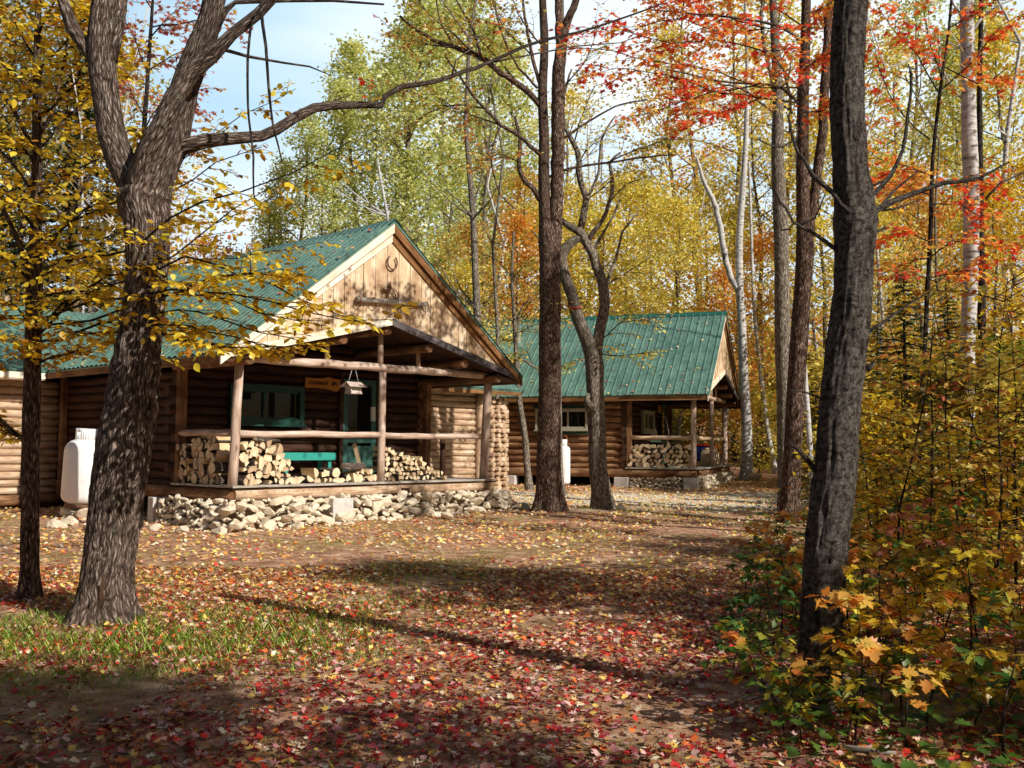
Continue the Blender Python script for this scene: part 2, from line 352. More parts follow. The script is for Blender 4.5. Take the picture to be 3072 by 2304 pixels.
def rv(s=1.): return Vector((R.gauss(0, s), R.gauss(0, s), R.gauss(0, s)))
def spray(mb, lv, path, n, length, size, tint=(.2, .9), r=.004, start=.15, droop=.15, spacing=.055, flat=.6, per=1, sub=2, seg=4):
    """twigs with leaves along a branch path"""
    P = [Vector(p) for p in path]; m = len(P)
    for i in range(n):
        t = start+(1-start)*(i+R.random())/n; k = min(m-2, int(t*(m-1))); p = P[k].lerp(P[k+1], t*(m-1)-k)
        T = (P[k+1]-P[k]).normalized(); side = T.cross(Vector((0, 0, 1))); side = (side.normalized() if side.length > .05 else Vector((1, 0, 0)))*R.choice((-1, 1))
        d = (T*R.uniform(.3, .9)+side*R.uniform(.3, 1)+rv(.25)); d.z = d.z*flat+R.uniform(-.12, .2); d.normalize()
        L = length*R.uniform(.5, 1.15)*(1-.35*t); ns = 5; q = [p.copy()]
        for j in range(ns):
            d = (d+rv(.10)+Vector((0, 0, -droop*.2))).normalized(); q.append(q[-1]+d*L/ns)
        mb.tube(q, [r*(1-.7*j/ns) for j in range(ns+1)], seg, caps=False)
        tt = R.uniform(*tint)
        paths = [q]
        for u in range(sub):
            j = R.randint(1, ns-1); dd = (q[j+1]-q[j]).normalized(); sd = dd.cross(Vector((0, 0, 1))); e = (dd*.7+sd*R.choice((-1, 1))*.8+rv(.15)).normalized()
            w = [q[j], q[j]+e*L*.2, q[j]+e*L*.4+Vector((0, 0, -.02))]; mb.tube(w, [r*.5, r*.4, r*.2], 3, caps=False); paths.append(w)
        for w in paths:
            tot = sum((w[j+1]-w[j]).length for j in range(len(w)-1)); cnt = max(2, int(tot/spacing)); al = 1
            for c in range(cnt*per):
                t2 = (c+.5)/(cnt*per)*(len(w)-1); j = min(len(w)-2, int(t2)); pp = w[j].lerp(w[j+1], t2-j); dd = (w[j+1]-w[j]).normalized()
                sd = dd.cross(Vector((0, 0, 1))); sd = sd.normalized() if sd.length > .05 else Vector((1, 0, 0)); al = -al
                ld = (dd*.5+sd*al*.9+rv(.28)+Vector((0, 0, -.25-.2*R.random()))).normalized()
                nn = (Vector((0, 0, 1))+rv(.38)).normalized()
                lv.add(pp+ld*.012, ld, nn, size*R.uniform(.6, 1.15), min(1, max(0, tt+R.gauss(0, .17))))

def rough_bark(amp, fr=9., vert=1.3):
    def f(p, a, L, r):
        q = Vector((cos(a)*fr*r*4.2, sin(a)*fr*r*4.2, L*vert*2.2))
        e = noise.noise(q*1.2+Vector((5, 3, 1))); rid = 1-abs(noise.noise(q*2.1))*2.2
        pl = noise.noise(Vector((cos(a)*r*80, sin(a)*r*80, L*9)))
        return amp*(rid*.75+e*.9+pl*.5)
    return f
def flare(base, r, h=.5, amt=.7, k=5, ph=0.):
    return None

# ================================================================== THE SETTING
def build_ground():
    xs = sorted(set([-140, -110, -85, -65, -50]+[round(-40+i*1.0, 3) for i in range(91)]+[round(-9+i*.16, 3) for i in range(125)]+[60, 75, 100, 140]))
    ys = sorted(set([-60, -45, -32, -22, -14, -8, -4, -1]+[round(1+i*.14, 3) for i in range(220)]+[round(32+i*1.2, 3) for i in range(60)]+[115, 135, 160, 190]))
    V = [(x, y, gz(x, y)) for y in ys for x in xs]; n = len(xs)
    Fc = [(j*n+i, j*n+i+1, (j+1)*n+i+1, (j+1)*n+i) for j in range(len(ys)-1) for i in range(n-1)]
    me = bpy.data.meshes.new('ground'); me.from_pydata(V, [], Fc); me.materials.append(MATS['ground'])
    me.polygons.foreach_set('use_smooth', [True]*len(Fc)); me.update()
    tag(link(bpy.data.objects.new('ground', me)), kind='structure')
build_ground()

# ================================================================== THE CABINS
W, FO, PH = 5.96, .51, 4.89
def wall(mb, axis, fixed, a0, a1, z0, z1, d=.2, over=0.):
    z = z0+d/2; k = 0
    while z < z1+d*.3:
        r = d*.53*R.uniform(.95, 1.06); ov = over if z < 1.95 else 0.; e0, e1 = a0-ov*(k % 2)-R.random()*.04*(z < 1.95), a1+ov*(k % 2)+R.random()*.04*(z < 1.95)
        if z > 2.1 and axis == 'u' and over: e0 += (z-1.98)*.9; e1 -= (z-1.98)*.9
        if axis == 'u': mb.log((e0, fixed+R.uniform(-.01, .01), z), (e1, fixed+R.uniform(-.01, .01), z), r, 10, .006, R.uniform(.92, 1.05))
        else: mb.log((fixed+R.uniform(-.01, .01), e0, z), (fixed+R.uniform(-.01, .01), e1, z), r, 10, .006, R.uniform(.92, 1.05))
        z += d; k += 1
def slope(mb, e, r, v0, v1, axis='v', pitch=.15, h=.018, rise=.35):
    """ribbed metal roof slope; e, r = (offset, z) of the eave and the ridge; ribs run from ridge to eave"""
    ts = []
    n = int((v1-v0)/pitch)+1; p = (v1-v0)/n
    for i in range(n):
        b = v0+i*p; w = p*rise/2
        ts += [(b, 0), (b+p/2-w, 0), (b+p/2-w*.55, h), (b+p/2+w*.55, h), (b+p/2+w, 0)]
    ts.append((v1, 0)); nrm = Vector((-(r[1]-e[1]), 0, r[0]-e[0])).normalized(); nrm = nrm if nrm.z > 0 else -nrm
    rows = []
    for o, z in (e, ((e[0]+r[0])/2, (e[1]+r[1])/2), r):
        row = []
        for t_, hh in ts:
            p3 = (o+nrm.x*hh, t_, z+nrm.z*hh) if axis == 'v' else (t_, o+nrm.x*hh, z+nrm.z*hh)
            row.append(len(mb.v)); mb.v.append(Vector(p3))
        rows.append(row)
    for a, b in zip(rows, rows[1:]):
        for i in range(len(ts)-1): mb.face((a[i], a[i+1], b[i+1], b[i]), [(ts[i][0], 0), (ts[i+1][0], 0), (ts[i+1][0], 3), (ts[i][0], 3)])
    # deck under the metal
    q = lambda o, t_, z: (o, t_, z) if axis == 'v' else (t_, o, z)
    d = .012; D = nrm*d
    mb.poly([q(e[0]-D.x, v0+.02, e[1]-D.z), q(e[0]-D.x, v1-.02, e[1]-D.z), q(r[0]-D.x, v1-.02, r[1]-D.z), q(r[0]-D.x, v0+.02, r[1]-D.z)], .035,
            (nrm.x, 0, nrm.z) if axis == 'v' else (0, nrm.x, nrm.z))

def stones(mb, spots, seg=2):
    import bmesh
    bm = bmesh.new(); bmesh.ops.create_icosphere(bm, subdivisions=seg, radius=1); bv = [v.co.copy() for v in bm.verts]; bf = [tuple(v.index for v in f.verts) for f in bm.faces]; bm.free()
    for c, s in spots:
        M = Matrix.Rotation(R.uniform(-.5, .5), 3, 'X')@Matrix.Rotation(R.uniform(-.4, .4), 3, 'Y')@Matrix.Rotation(R.random()*6.3, 3, 'Z')
        sx, sy, sz = s*R.uniform(.9, 1.35), s*R.uniform(.75, 1.0), s*R.uniform(.55, .85); b = len(mb.v); off = rv(9); tt = R.random()
        cuts = [(rv().normalized(), R.uniform(.44, .80)) for _ in range(11)]
        for p in bv:
            k = 1.25
            for cn, cdist in cuts:
                dt = p.dot(cn)
                if dt*k > cdist: k = cdist/dt
            k *= 1+.10*noise.noise(p*2.4+off)
            p2 = p
            mb.v.append(Vector(c)+M@Vector((p2.x*sx*k, p2.y*sy*k, p2.z*sz*k))); mb.ti.append(tt)
        for f in bf: mb.face([b+i for i in f], [(0, 0)]*3, False)

def stone_bank(fn, L, H, big, small, n_big, n_small):
    """pack stones on a sloping face: fn(s, h) gives the point"""
    got = []
    for n, (lo, hi) in ((n_big, big), (n_small, small)):
        for _ in range(n*45):
            if len(got) > 900: break
            r = R.uniform(lo, hi); s, h = R.uniform(r*.5, L-r*.5), R.uniform(-.03, H-r*.35)
            if all((s-a)**2+(h-b)**2 > (.58*(r+c))**2 for a, b, c in got): got.append((s, h, r))
    return [(fn(s, h), r) for s, h, r in got]

def window(parent, axis, fixed, a0, a1, z0, z1, mat, out, mull=.5, fw=.07, reveal=None):
    """frame + sashes + panes; 'out' is the outward sign along the wall normal"""
    q = (lambda a, n, z: (a, fixed+out*n, z)) if axis == 'u' else (lambda a, n, z: (fixed+out*n, a, z))
    sz = (lambda a, n, z: (a, n, z)) if axis == 'u' else (lambda a, n, z: (n, a, z))
    m = MB(); c = (a0+a1)/2; zc = (z0+z1)/2
    for z in (z0+fw/2, z1-fw/2): m.box(q(c, .02, z), sz(a1-a0, .09, fw))
    for a in (a0+fw/2, a1-fw/2): m.box(q(a, .02, zc), sz(fw, .088, z1-z0-2*fw))
    m.box(q(c, .05, z0-.02), sz(a1-a0+.06, .12, .035))
    w = m.build('window', mat, parent)
    g = MB(); am = a0+(a1-a0)*mull
    g.box(q(c, .0, zc), sz(a1-a0-2*fw, .012, z1-z0-2*fw)); g.build('pane', 'window_glass', w)
    s = MB()
    for a in (am, ): s.box(q(a, .025, zc), sz(.05, .05, z1-z0-2*fw-.002))
    for z in (z0+fw+.018, z1-fw-.018):
        s.box(q((a0+fw+am)/2, .022, z), sz(am-a0-fw-.055, .04, .034)); s.box(q((a1-fw+am)/2, .022, z), sz(a1-am-fw-.055, .04, .034))
    s.build('sash', mat, w)
    return w

def cabin(name, x0, y0, ang, z0, eo, eh, front, label):
    c = thing(name, (x0, y0, z0), label, 'cabin', 'log cabins of the sporting camp', ang)
    gd = gz(x0, y0)-z0; c1 = front; D = 1.86 if c1 else 1.95; VB = 8.67 if c1 else 9.6; P = c
    zr = lambda u: eh+(min(u, W-u)+eo)/(W/2+eo)*(PH-eh)           # roof line
    zt = lambda u: 2.98-abs(u-W/2)*.245                              # low V of the porch opening
    # ---- walls
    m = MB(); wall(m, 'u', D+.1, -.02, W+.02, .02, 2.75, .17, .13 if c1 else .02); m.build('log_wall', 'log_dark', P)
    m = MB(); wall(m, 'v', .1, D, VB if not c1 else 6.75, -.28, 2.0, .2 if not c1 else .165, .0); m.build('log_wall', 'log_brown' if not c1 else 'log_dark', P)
    m = MB(); wall(m, 'v', W-.1, D, VB, -.28, 2.0, .2); wall(m, 'u', VB-.4, 0, W, -.28, 2.3, .2); m.build('log_wall', 'log_brown', P)
    # ---- roof
    m = MB(); pt, h, ri = (.2, .024, .7) if c1 else (.232, .022, .22)
    slope(m, (-eo, eh), (W/2, PH), -FO-.03, VB, 'v', pt, h, ri); slope(m, (W+eo, eh), (W/2, PH), -FO-.03, VB, 'v', pt, h, ri)
    roof = m.build('roof', 'roof_metal', P)
    m = MB(); m.poly([(W/2-.16, -FO-.04, PH-.105), (W/2-.16, VB+.01, PH-.105), (W/2, VB+.01, PH+.03), (W/2, -FO-.04, PH+.03)], .006, (-.7, 0, .7))
    m.poly([(W/2+.16, VB+.01, PH-.105), (W/2+.16, -FO-.04, PH-.105), (W/2, -FO-.04, PH+.03), (W/2, VB+.01, PH+.03)], .006, (.7, 0, .7)); m.build('ridge_cap', 'ridge_metal', roof)
    # ---- rakes, eaves
    for sgn, mt in ((-1, 'trim_board'), (1, 'fascia_brown' if c1 else 'fascia_brown')):
        U = (lambda u: u) if sgn < 0 else (lambda u: W-u)
        m = MB(); e = .05
        m.poly([(U(-eo), -FO, eh-.035), (U(W/2), -FO, PH-.045), (U(W/2), -FO, PH-.045-.19), (U(-eo), -FO, eh-.035-.16)], .035, (0, -1, 0), Vector((U(W/2)-U(-eo), 0, PH-eh)).normalized())
        m.poly([(U(-eo+.25), -FO+.055, eh+.07-.03), (U(W/2), -FO+.055, PH-.22), (U(W/2), -FO+.055, PH-.40), (U(-eo+.35), -FO+.055, eh-.03)], .028, (0, -1, 0), Vector((U(W/2)-U(-eo), 0, PH-eh)).normalized())
        m.build('rake_board', mt, P)
        m = MB(); m.box((U(-eo+.035), (VB-FO)/2, eh-.095), (.03, VB+FO-.06, .12)); m.build('fascia', 'fascia_brown', P)
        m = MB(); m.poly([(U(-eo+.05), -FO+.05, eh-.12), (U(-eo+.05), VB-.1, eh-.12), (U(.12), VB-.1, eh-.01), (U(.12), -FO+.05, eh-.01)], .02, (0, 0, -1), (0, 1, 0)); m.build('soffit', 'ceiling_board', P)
    # rear gable
    m = MB(); m.poly([(-.1, VB-.3, eh), (W+.1, VB-.3, eh), (W/2, VB-.3, PH-.08)], .04, (0, 1, 0)); m.build('rear_gable', 'gable_board', P)
    # ---- front gable boards
    m = MB(); u = -eo+.16
    while u < W+eo-.16:
        w = R.choice((.19, .24, .28, .22, .3)); u2 = min(u+w, W+eo-.16); g = .006; dv = R.uniform(0, .007); pts = [(u+g, zt(u+g)+.0), (u2-g, zt(u2-g)+.0)]
        top = [(u2-g, zr(u2-g)-.06)]
        if u < W/2 < u2: top.append((W/2, zr(W/2)-.06))
        top.append((u+g, zr(u+g)-.06))
        if min(zr(u), zr(u2))-.08 > max(zt(u), zt(u2)): m.poly([(a, -FO+.085+dv, b) for a, b in pts+top], .02, (0, -1, 0))
        u = u2
    m.build('gable_siding', 'gable_board', P)
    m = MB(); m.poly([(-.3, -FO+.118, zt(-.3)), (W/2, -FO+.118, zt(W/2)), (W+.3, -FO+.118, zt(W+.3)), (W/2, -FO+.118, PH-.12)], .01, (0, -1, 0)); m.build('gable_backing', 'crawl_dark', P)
    for U in ((lambda u: u), (lambda u: W-u)):
        m = MB(); a, b = -eo+.12, W/2; left = U(1.) < 2
        m.poly([(U(a), -FO+.03, zt(a)+.07), (U(b), -FO+.03, zt(b)+.07), (U(b), -FO+.03, zt(b)-.06), (U(a), -FO+.03, zt(a)-.06)], .05, (0, -1, 0), Vector((U(b)-U(a), 0, .8)).normalized())
        m.build('opening_trim', 'trim_board' if left else 'black_trim', P)
        m = MB()
        nb = 12; a = .02 if c1 else .0
        for i in range(nb):
            v0, v1 = -FO+.09+i*(D+FO-.06)/nb, -FO+.09+(i+1)*(D+FO-.06)/nb-.008
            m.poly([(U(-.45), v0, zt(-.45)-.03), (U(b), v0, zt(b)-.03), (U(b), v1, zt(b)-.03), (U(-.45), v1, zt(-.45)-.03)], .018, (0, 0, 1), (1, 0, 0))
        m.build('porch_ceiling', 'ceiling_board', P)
    for u in (.95, 1.95, 2.98, 4.02, 5.0):
        m = MB(); m.log((u, -FO+.14, zt(u)-.15), (u, D, zt(u)-.15), .085, 12); m.build('purlin', 'log_brown', P)
    for u in (.02, W-.02):
        m = MB(); m.log((u, -FO+.12, 2.09), (u, D+.2, 2.09), .09, 12); m.build('plate_log', 'log_brown', P)
    # ---- porch
    m = MB(); m.log((-.28, 0, 2.14), (W+.33, 0, 2.17), .078, 12, .01, .95); m.build('tie_beam', 'rail_wood' if c1 else 'log_weathered', P)
    for p0, p1, r in (((-.02, 0, 0), (.06, 0, 2.07), .082), ((3.14, -.01, 0), (3.155, -.01, 2.07), .075), ((5.93, 0, 0), (6.05, 0, 2.09), .095)):
        m = MB(); m.log(p0, p1, r, 14, .008, .9); m.build('porch_post', 'rail_wood', P)
    for u in (.02, W-.02):
        m = MB(); m.box((u, D-.06, 1.04), (.14, .14, 2.07), rot=Matrix.Identity(3)); m.build('wall_post', 'log_brown', P)
    for p0, p1, r in (((.05, -.03, .86), (3.1, -.02, .88), .062), ((3.18, 0, .87), (5.92, 0, .88), .06), ((0, .08, .87), (0, D-.1, .88), .062)):
        m = MB(); m.log(p0, p1, r, 12, .012, .92); m.build('rail', 'rail_wood' if c1 else 'log_weathered', P)
    m = MB(); m.log((3.1, -.0, 2.21), (3.1, 0, 2.84), .055, 10); m.build('king_post', 'rail_wood', P)
    for u in (1.86, 4.06):
        m = MB(); m.log((u, 0, 2.21), (u, 0, zt(u)-.06), .045, 10); m.build('strut', 'log_weathered', P)
    if c1: m = MB(); m.log((5.07, .35, .0), (5.07, .35, .86), .06, 10); m.build('rail_post', 'log_dark', P)
    m = MB(); v = -.2
    while v < D-.02:
        cut = sorted([R.uniform(.8, 5) for _ in range(2)]); a = -.14
        for b in cut+[W+.14+R.uniform(-.05, .05)]:
            m.box(((a+b)/2, v+.07, -.018+R.uniform(-.003, .003)), (b-a-.01, .14+R.uniform(-.012, .004), .036)); a = b
        v += .146
    m.build('porch_deck', 'old_grey_wood', P)
    m = MB(); m.log((-.05, -.07, -.155), (W+.14, -.06, -.145), .105, 14, .006, 1.); m.build('sill_log', 'log_weathered' if c1 else 'log_brown', P)
    m = MB(); m.log((-.02, -.1, -.17), (-.02, VB if not c1 else 6.7, -.18), .13 if not c1 else .115, 14, .006, 1.); m.build('sill_log', 'log_brown', P)
    m = MB(); m.log((W, 0, -.17), (W, VB-.3, -.17), .11, 12); m.build('sill_log', 'log_brown', P)
    if c1:
        m = MB()
        for i in range(40): m.box((.1+i*.148+R.uniform(-.02, .02), -.182+R.uniform(-.004, .004), -.09+R.uniform(-.02, .02)), (.016, .012, .016))
        m.build('nail_heads', 'nail', P)
        m = MB(); m.box((3.62, -.165, -.2), (.2, .05, .15)); m.build('beam_block', 'log_dark', P)
    # floor and crawl space
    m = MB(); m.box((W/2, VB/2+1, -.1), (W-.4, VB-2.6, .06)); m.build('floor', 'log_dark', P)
    m = MB(); m.box((W-.5, VB/2, (gd-.3-.13)/2), (.1, VB-.6, -gd+.3-.13)); m.box((W/2, VB-.6, (gd-.3-.13)/2), (W-1.1, .1, -gd+.3-.13)); m.build('crawl_shade_panel', 'crawl_dark', P)  # near-black panels added inside, standing in for the shade under the floor
    # ---- foundation
    m = MB(); b0 = gd-.22
    H = -.24-b0; banks = []
    if c1:
        sp = stone_bank(lambda s, h: Vector((-.35+s, -.17-.36*(1-h/H)-R.random()*.03-(.08 if h < .12 else 0), b0+h)), 6.85, H+.02, (.12, .195), (.045, .085), 90, 420)
        banks.append(sp); sp = stone_bank(lambda s, h: Vector((-.16-.30*(1-h/H)*(1 if s < 1.2 else .4), -.3+s, b0+h)), 2.45, H, (.08, .12), (.04, .08), 26, 160)
        banks.append(sp); sp = stone_bank(lambda s, h: Vector((W+.32+.3*(1-h/H), -.35+s, b0+h)), 2.2, H, (.10, .16), (.05, .09), 24, 100)
    else:
        sp = stone_bank(lambda s, h: Vector((-.12+s, -.12-.38*(1-h/H)-(.25 if h < .12 else 0), b0+h)), 6.5, H+.02, (.09, .15), (.045, .09), 60, 260)
        banks.append(sp); sp = stone_bank(lambda s, h: Vector((-.04-.2*(1-h/H), .1+s, b0+h)), 1.9, H-.03, (.06, .10), (.035, .07), 40, 170)
    for sp in banks+[sp]: m = MB(); stones(m, sp); m.build('stone_foundation', 'stone', P)
    m = MB(); m.box((W/2, .16, (b0-.24)/2), (W-.05, .3, H)); m.box((.16, 1.15, (b0-.24)/2), (.3, 1.6, H)); m.box((W-.16, 1.15, (b0-.24)/2), (.3, 1.6, H)); m.build('foundation_core', 'dirt_fill', P)
    for (u, v, sx, sy, z1, z2) in (((-.06, 2.28, .42, .2, -.27, b0), (2.0, -.2, .45, .34, -.26, b0+.2)) if c1 else ((-.05, .05, .3, .42, -.27, b0+.2), (-.09, .05, .4, .56, b0+.2, b0), (-.05, 2.1, .3, .42, -.29, b0+.2), (-.09, 2.1, .4, .56, b0+.2, b0), (-.05, 5.6, .4, .4, -.29, b0), (-.05, 8.6, .4, .4, -.29, b0))):
        m = MB(); m.box((u, v, (z1+z2)/2), (sx, sy, z1-z2)); o = m.build('concrete_block', 'concrete', P)
        bv = o.modifiers.new('b', 'BEVEL'); bv.width = .012; bv.segments = 2
    # ---- windows and door
    wf = 'dark_green_paint' if c1 else 'tan_paint'
    if c1:
        window(P, 'u', D-.02, 1.0, 2.66, 1.07, 1.83, 'green_paint', -1, .45, .105)
        window(P, 'v', .0, 3.3, 4.2, 1.1, 1.8, 'dark_green_paint', -1)
    else:
        window(P, 'u', D-.02, 1.79, 3.4, 1.06, 1.76, 'tan_paint', -1, .45, .1)
        window(P, 'v', -.03, 3.16, 4.80, 1.1, 1.74, 'tan_paint', -1, .37, .06)
        m = MB(); m.box((-.0, 3.98, 1.02), (.05, 1.8, .09)); m.box((-.0, 3.98, 1.8), (.05, 1.8, .07)); m.build('window_surround', 'dark_green_paint', P)
    d0, d1 = (3.64, 4.50) if c1 else (4.62, 5.42)
    m = MB(); dv = D-.03
    m.box(((d0+d1)/2, dv, .35), (d1-d0, .05, .64)); m.box((d0+.06, dv, 1.36), (.12, .05, 1.38)); m.box((d1-.06, dv, 1.36), (.12, .05, 1.38)); m.box(((d0+d1)/2, dv, 1.99), (d1-d0-.24, .05, .12))
    m.box(((d0+d1)/2, dv-.004, .78), (d1-d0, .052, .1))
    door = m.build('door', 'door_paint', P)
    m = MB(); m.box(((d0+d1)/2, dv+.01, 1.4), (d1-d0-.24, .01, 1.06)); m.build('pane', 'window_glass', door)
    m = MB(); m.tube([(d0+.06, dv-.03, 1.0), (d0+.06, dv-.075, 1.0), (d0+.06, dv-.075, .88), (d0+.06, dv-.03, .88)], .01, 6); m.build('handle', 'black_iron', door)
    m = MB()
    for u in (d0-.05, d1+.05): m.box((u, dv-.0, 1.06), (.09, .08, 2.1))
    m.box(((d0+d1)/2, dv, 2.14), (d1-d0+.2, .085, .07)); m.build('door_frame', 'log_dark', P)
    if c1:
        # wings
        lw = MB(); wall(lw, 'u', 6.79, -7.2, -.1, -.38, 2.0, .158); wall(lw, 'v', -7.2, 6.7, 11.3, -.38, 2.0, .158); wall(lw, 'u', 11.3, -7.2, 3, -.38, 2.0, .2); lw.build('log_wall', 'log_weathered', P, )
        m = MB(); m.log((-7.3, 6.68, -.5), (0, 6.68, -.48), .12, 12); m.build('sill_log', 'log_brown', P)
        m = MB(); m.box((-.03, 6.6, .85), (.1, .16, 2.6), rot=Matrix.Identity(3)); m.build('corner_board', 'log_brown', P)
        m = MB(); slope(m, (6.12, 2.13), (9.05, 3.80), -7.6, 2.9, 'u', .15, .016, .8); slope(m, (11.98, 2.13), (9.05, 3.80), -7.6, 2.9, 'u', .15, .016, .8); m.build('roof', 'roof_metal', P)
        m = MB(); m.box((-4.1, 6.15, 2.05), (7.0, .035, .13)); m.box((-4.1, 6.45, 1.98), (7.0, .6, .03)); m.build('fascia', 'trim_board', P)
        m = MB(); m.poly([(-7.3, 6.4, 2.1), (-7.3, 11.7, 2.1), (-7.3, 9.05, 3.7)], .04, (-1, 0, 0)); m.build('wing_gable', 'gable_board', P)
        m = MB(); wall(m, 'u', 3.1, 5.95, 8.75, -.32, 2.0, .15); m.build('log_wall', 'log_weathered', P)
        m = MB(); wall(m, 'v', 9.3, 3.2, 8.1, -.4, 2.0, .2); wall(m, 'u', 8.1, 5.9, 9.3, -.4, 2.0, .2); m.build('log_wall', 'log_brown', P)
        m = MB(); m.log((8.82, 2.99, -.35), (8.84, 2.99, 2.1), .12, 14); m.build('corner_post', 'log_weathered', P)
        m = MB(); z = -.5
        while z < 1.9:
            for u in (9.08, 9.34, 9.58): m.log((u+R.uniform(-.03, .03), 2.78+R.uniform(-.06, .08), z+R.uniform(-.015, .015)), (u, 3.4, z), .062*R.uniform(.85, 1.15), 8); m.box((u+.1, 3.0+R.uniform(-.04, .04), z), (.2, .2, .1))
            z += .122
        m.build('log_ends', 'log_weathered', P)
        m = MB(); m.box((9.68, 2.95, .68), (.07, .07, 2.5), rot=Matrix.Identity(3)); m.build('corner_board', 'trim_board', P)
        m = MB(); slope(m, (2.5, 2.10), (5.6, 3.80), 3.1, 9.95, 'u', .15, .016, .8); slope(m, (8.7, 2.10), (5.6, 3.80), 3.1, 9.95, 'u', .15, .016, .8); m.build('roof', 'roof_metal', P)
        m = MB(); m.box((8.2, 2.54, 2.03), (3.3, .03, .12)); m.poly([(9.93, 2.5, 2.07), (9.93, 5.6, 3.77), (9.93, 8.7, 2.07), (9.93, 8.5, 1.98), (9.93, 5.6, 3.6), (9.93, 2.7, 1.98)], .03, (1, 0, 0)); m.poly([(9.5, 3.0, 2.05), (9.5, 8.2, 2.05), (9.5, 5.6, 3.6)], .03, (1, 0, 0)); m.build('fascia', 'fascia_brown', P)
        # fittings of the front cabin
        m = MB(); m.box((4.40, D-.075, 1.34), (.10, .05, .3)); m.build('wall_box', 'white_plastic', P)
        m = MB(); m.box((2.2, .55, zt(2.2)-.055), (.16, .16, .02)); m.lathe([(.0, -.075), (.028, -.07), (.03, -.02), (.055, 0), (0, 0)], (2.2, .55, zt(2.2)-.07), 12); lm = m.build('porch_lamp', 'white_plastic', P)
        m = MB(); m.lathe([(0, -.10), (.022, -.09), (.03, -.06), (.016, -.01), (0, 0)], (2.2, .55, zt(2.2)-.14), 12); m.build('bulb', 'bulb_glass', lm)
    else:
        m = MB(); m.lathe([(.09, 0), (.09, .85), (.13, .86), (.13, .92), (0, .98)], (1.5, 4.75, zr(1.5)-.1), 16); m.v = [v+Vector((.4, 1.35, .3)) for v in m.v]; m.build('chimney_pipe', 'nail', P)
    return c
C1 = cabin('log_cabin', -4.6137, 16.7756, .8229, EYE-.6768, .6, 2.15, True, 'log cabin in front with gabled porch, green ribbed roof and horseshoe on its board gable')
C2 = cabin('log_cabin', 5.2427, 29.0349, 1.2147, EYE-.5885, .42, 2.10, False, 'rear log cabin standing beyond the twin-stemmed tree, its whole green roof slope facing the yard')
def wp(c, u, v, z):
    a = c.rotation_euler[2]; return Vector((c.location.x+u*cos(a)-v*sin(a), c.location.y+u*sin(a)+v*cos(a), c.location.z+z))

# ================================================================== FIREWOOD (each split log is a thing)
def fire_proto(shape, L=.40):
    m = MB(); n = {'round': 10, 'half': 8, 'quarter': 7, 'wedge': 6}[shape]; r = 1.
    if shape == 'round': pts = [(cos(2*pi*i/n)*R.uniform(.9, 1.05), sin(2*pi*i/n)*R.uniform(.9, 1.05)) for i in range(n)]; bark = [1]*n
    else:
        span = {'half': pi, 'quarter': pi/2, 'wedge': pi/3.2}[shape]; k = n-2 if shape == 'half' else n-2
        pts = [(cos(span*i/k)*R.uniform(.95, 1.05)*1.25, sin(span*i/k)*R.uniform(.95, 1.05)*1.25) for i in range(k+1)]; bark = [1]*k+[0]
        if shape != 'half': pts.append((R.uniform(-.05, .1), R.uniform(-.05, .1))); bark.append(0)
        cx, cy = sum(p[0] for p in pts)/len(pts), sum(p[1] for p in pts)/len(pts); pts = [(a-cx, b-cy) for a, b in pts]
    n = len(pts); s = .062
    rings = [[Vector((a*s*R.uniform(.96, 1.04), y, b*s*R.uniform(.96, 1.04))) for a, b in pts] for y in (0, L*.5, L)]
    b = 0
    for r_ in rings: m.v += r_
    o = R.random()*9
    for k in range(2):
        for i in range(n):
            j = (i+1) % n; m.cm = 0 if bark[i % len(bark)] else 1
            m.face((k*n+j, k*n+i, (k+1)*n+i, (k+1)*n+j), [(o+k*.2, i*.05), (o+k*.2, i*.05+.05), (o+k*.2+.2, i*.05+.05), (o+k*.2+.2, i*.05)])
    m.cm = 2; m.face(range(n), [(0, 0)]*n); m.face([2*n+i for i in reversed(range(n))], [(0, 0)]*n)
    o = m.build('firewood_log', ['fire_bark', 'split_wood', 'wood_end']); COL.objects.unlink(o); return o
PROTO = [fire_proto(s) for s in ('round', 'half', 'half', 'quarter', 'quarter', 'quarter', 'wedge', 'wedge', 'half', 'round')]
def put_log(cb, u, v, z, yaw, scale, group, label, thin=False, tilt=0.):
    p = R.choice(PROTO[3:8] if thin else PROTO); o = p.copy(); link(o)
    o.location = wp(cb, u, v, z); o.rotation_euler = (tilt, R.random()*2*pi, cb.rotation_euler[2]+yaw+R.uniform(-.06, .06)); o.rotation_mode = 'YXZ'
    o.scale = (scale, 1, scale); tag(o, label, 'firewood', group)
def pile(cb, along, a0, a1, hfun, fixed, d, yaw, group, label, thin=False, sc_=1.):
    z = d*.5; k = 0
    while True:
        any_ = False; a = a0+(k % 2)*d*.5
        while a < a1:
            if z < hfun(a):
                any_ = True; ja, jz, jd = R.uniform(-.18, .18)*d, R.uniform(-.14, .14)*d, R.uniform(-.06, .05)
                if along == 'u': put_log(cb, a+ja, fixed+jd, z+jz, yaw, sc_*R.uniform(.75, 1.25)*d/.112, group, label, thin)
                else: put_log(cb, fixed+jd, a+ja, z+jz, yaw, sc_*R.uniform(.75, 1.25)*d/.112, group, label, thin)
            a += d
        if not any_: break
        z += d*.86; k += 1
pile(C1, 'u', .17, 1.2, lambda a: .78 if a < .55 else .78-(a-.55)*.68 if a < 1.15 else .1, -.05, .120, 0, 'split logs stacked at the left of the front porch', 'split log in the tall stack right of the front porch corner post', sc_=1.12)
pile(C1, 'v', .52, 1.80, lambda a: .76-.05*sin(a*5), -.03, .130, -pi/2, 'split logs stacked along the porch side', 'shaded split firewood log in the stack left of the front cabin corner post', sc_=1.12)
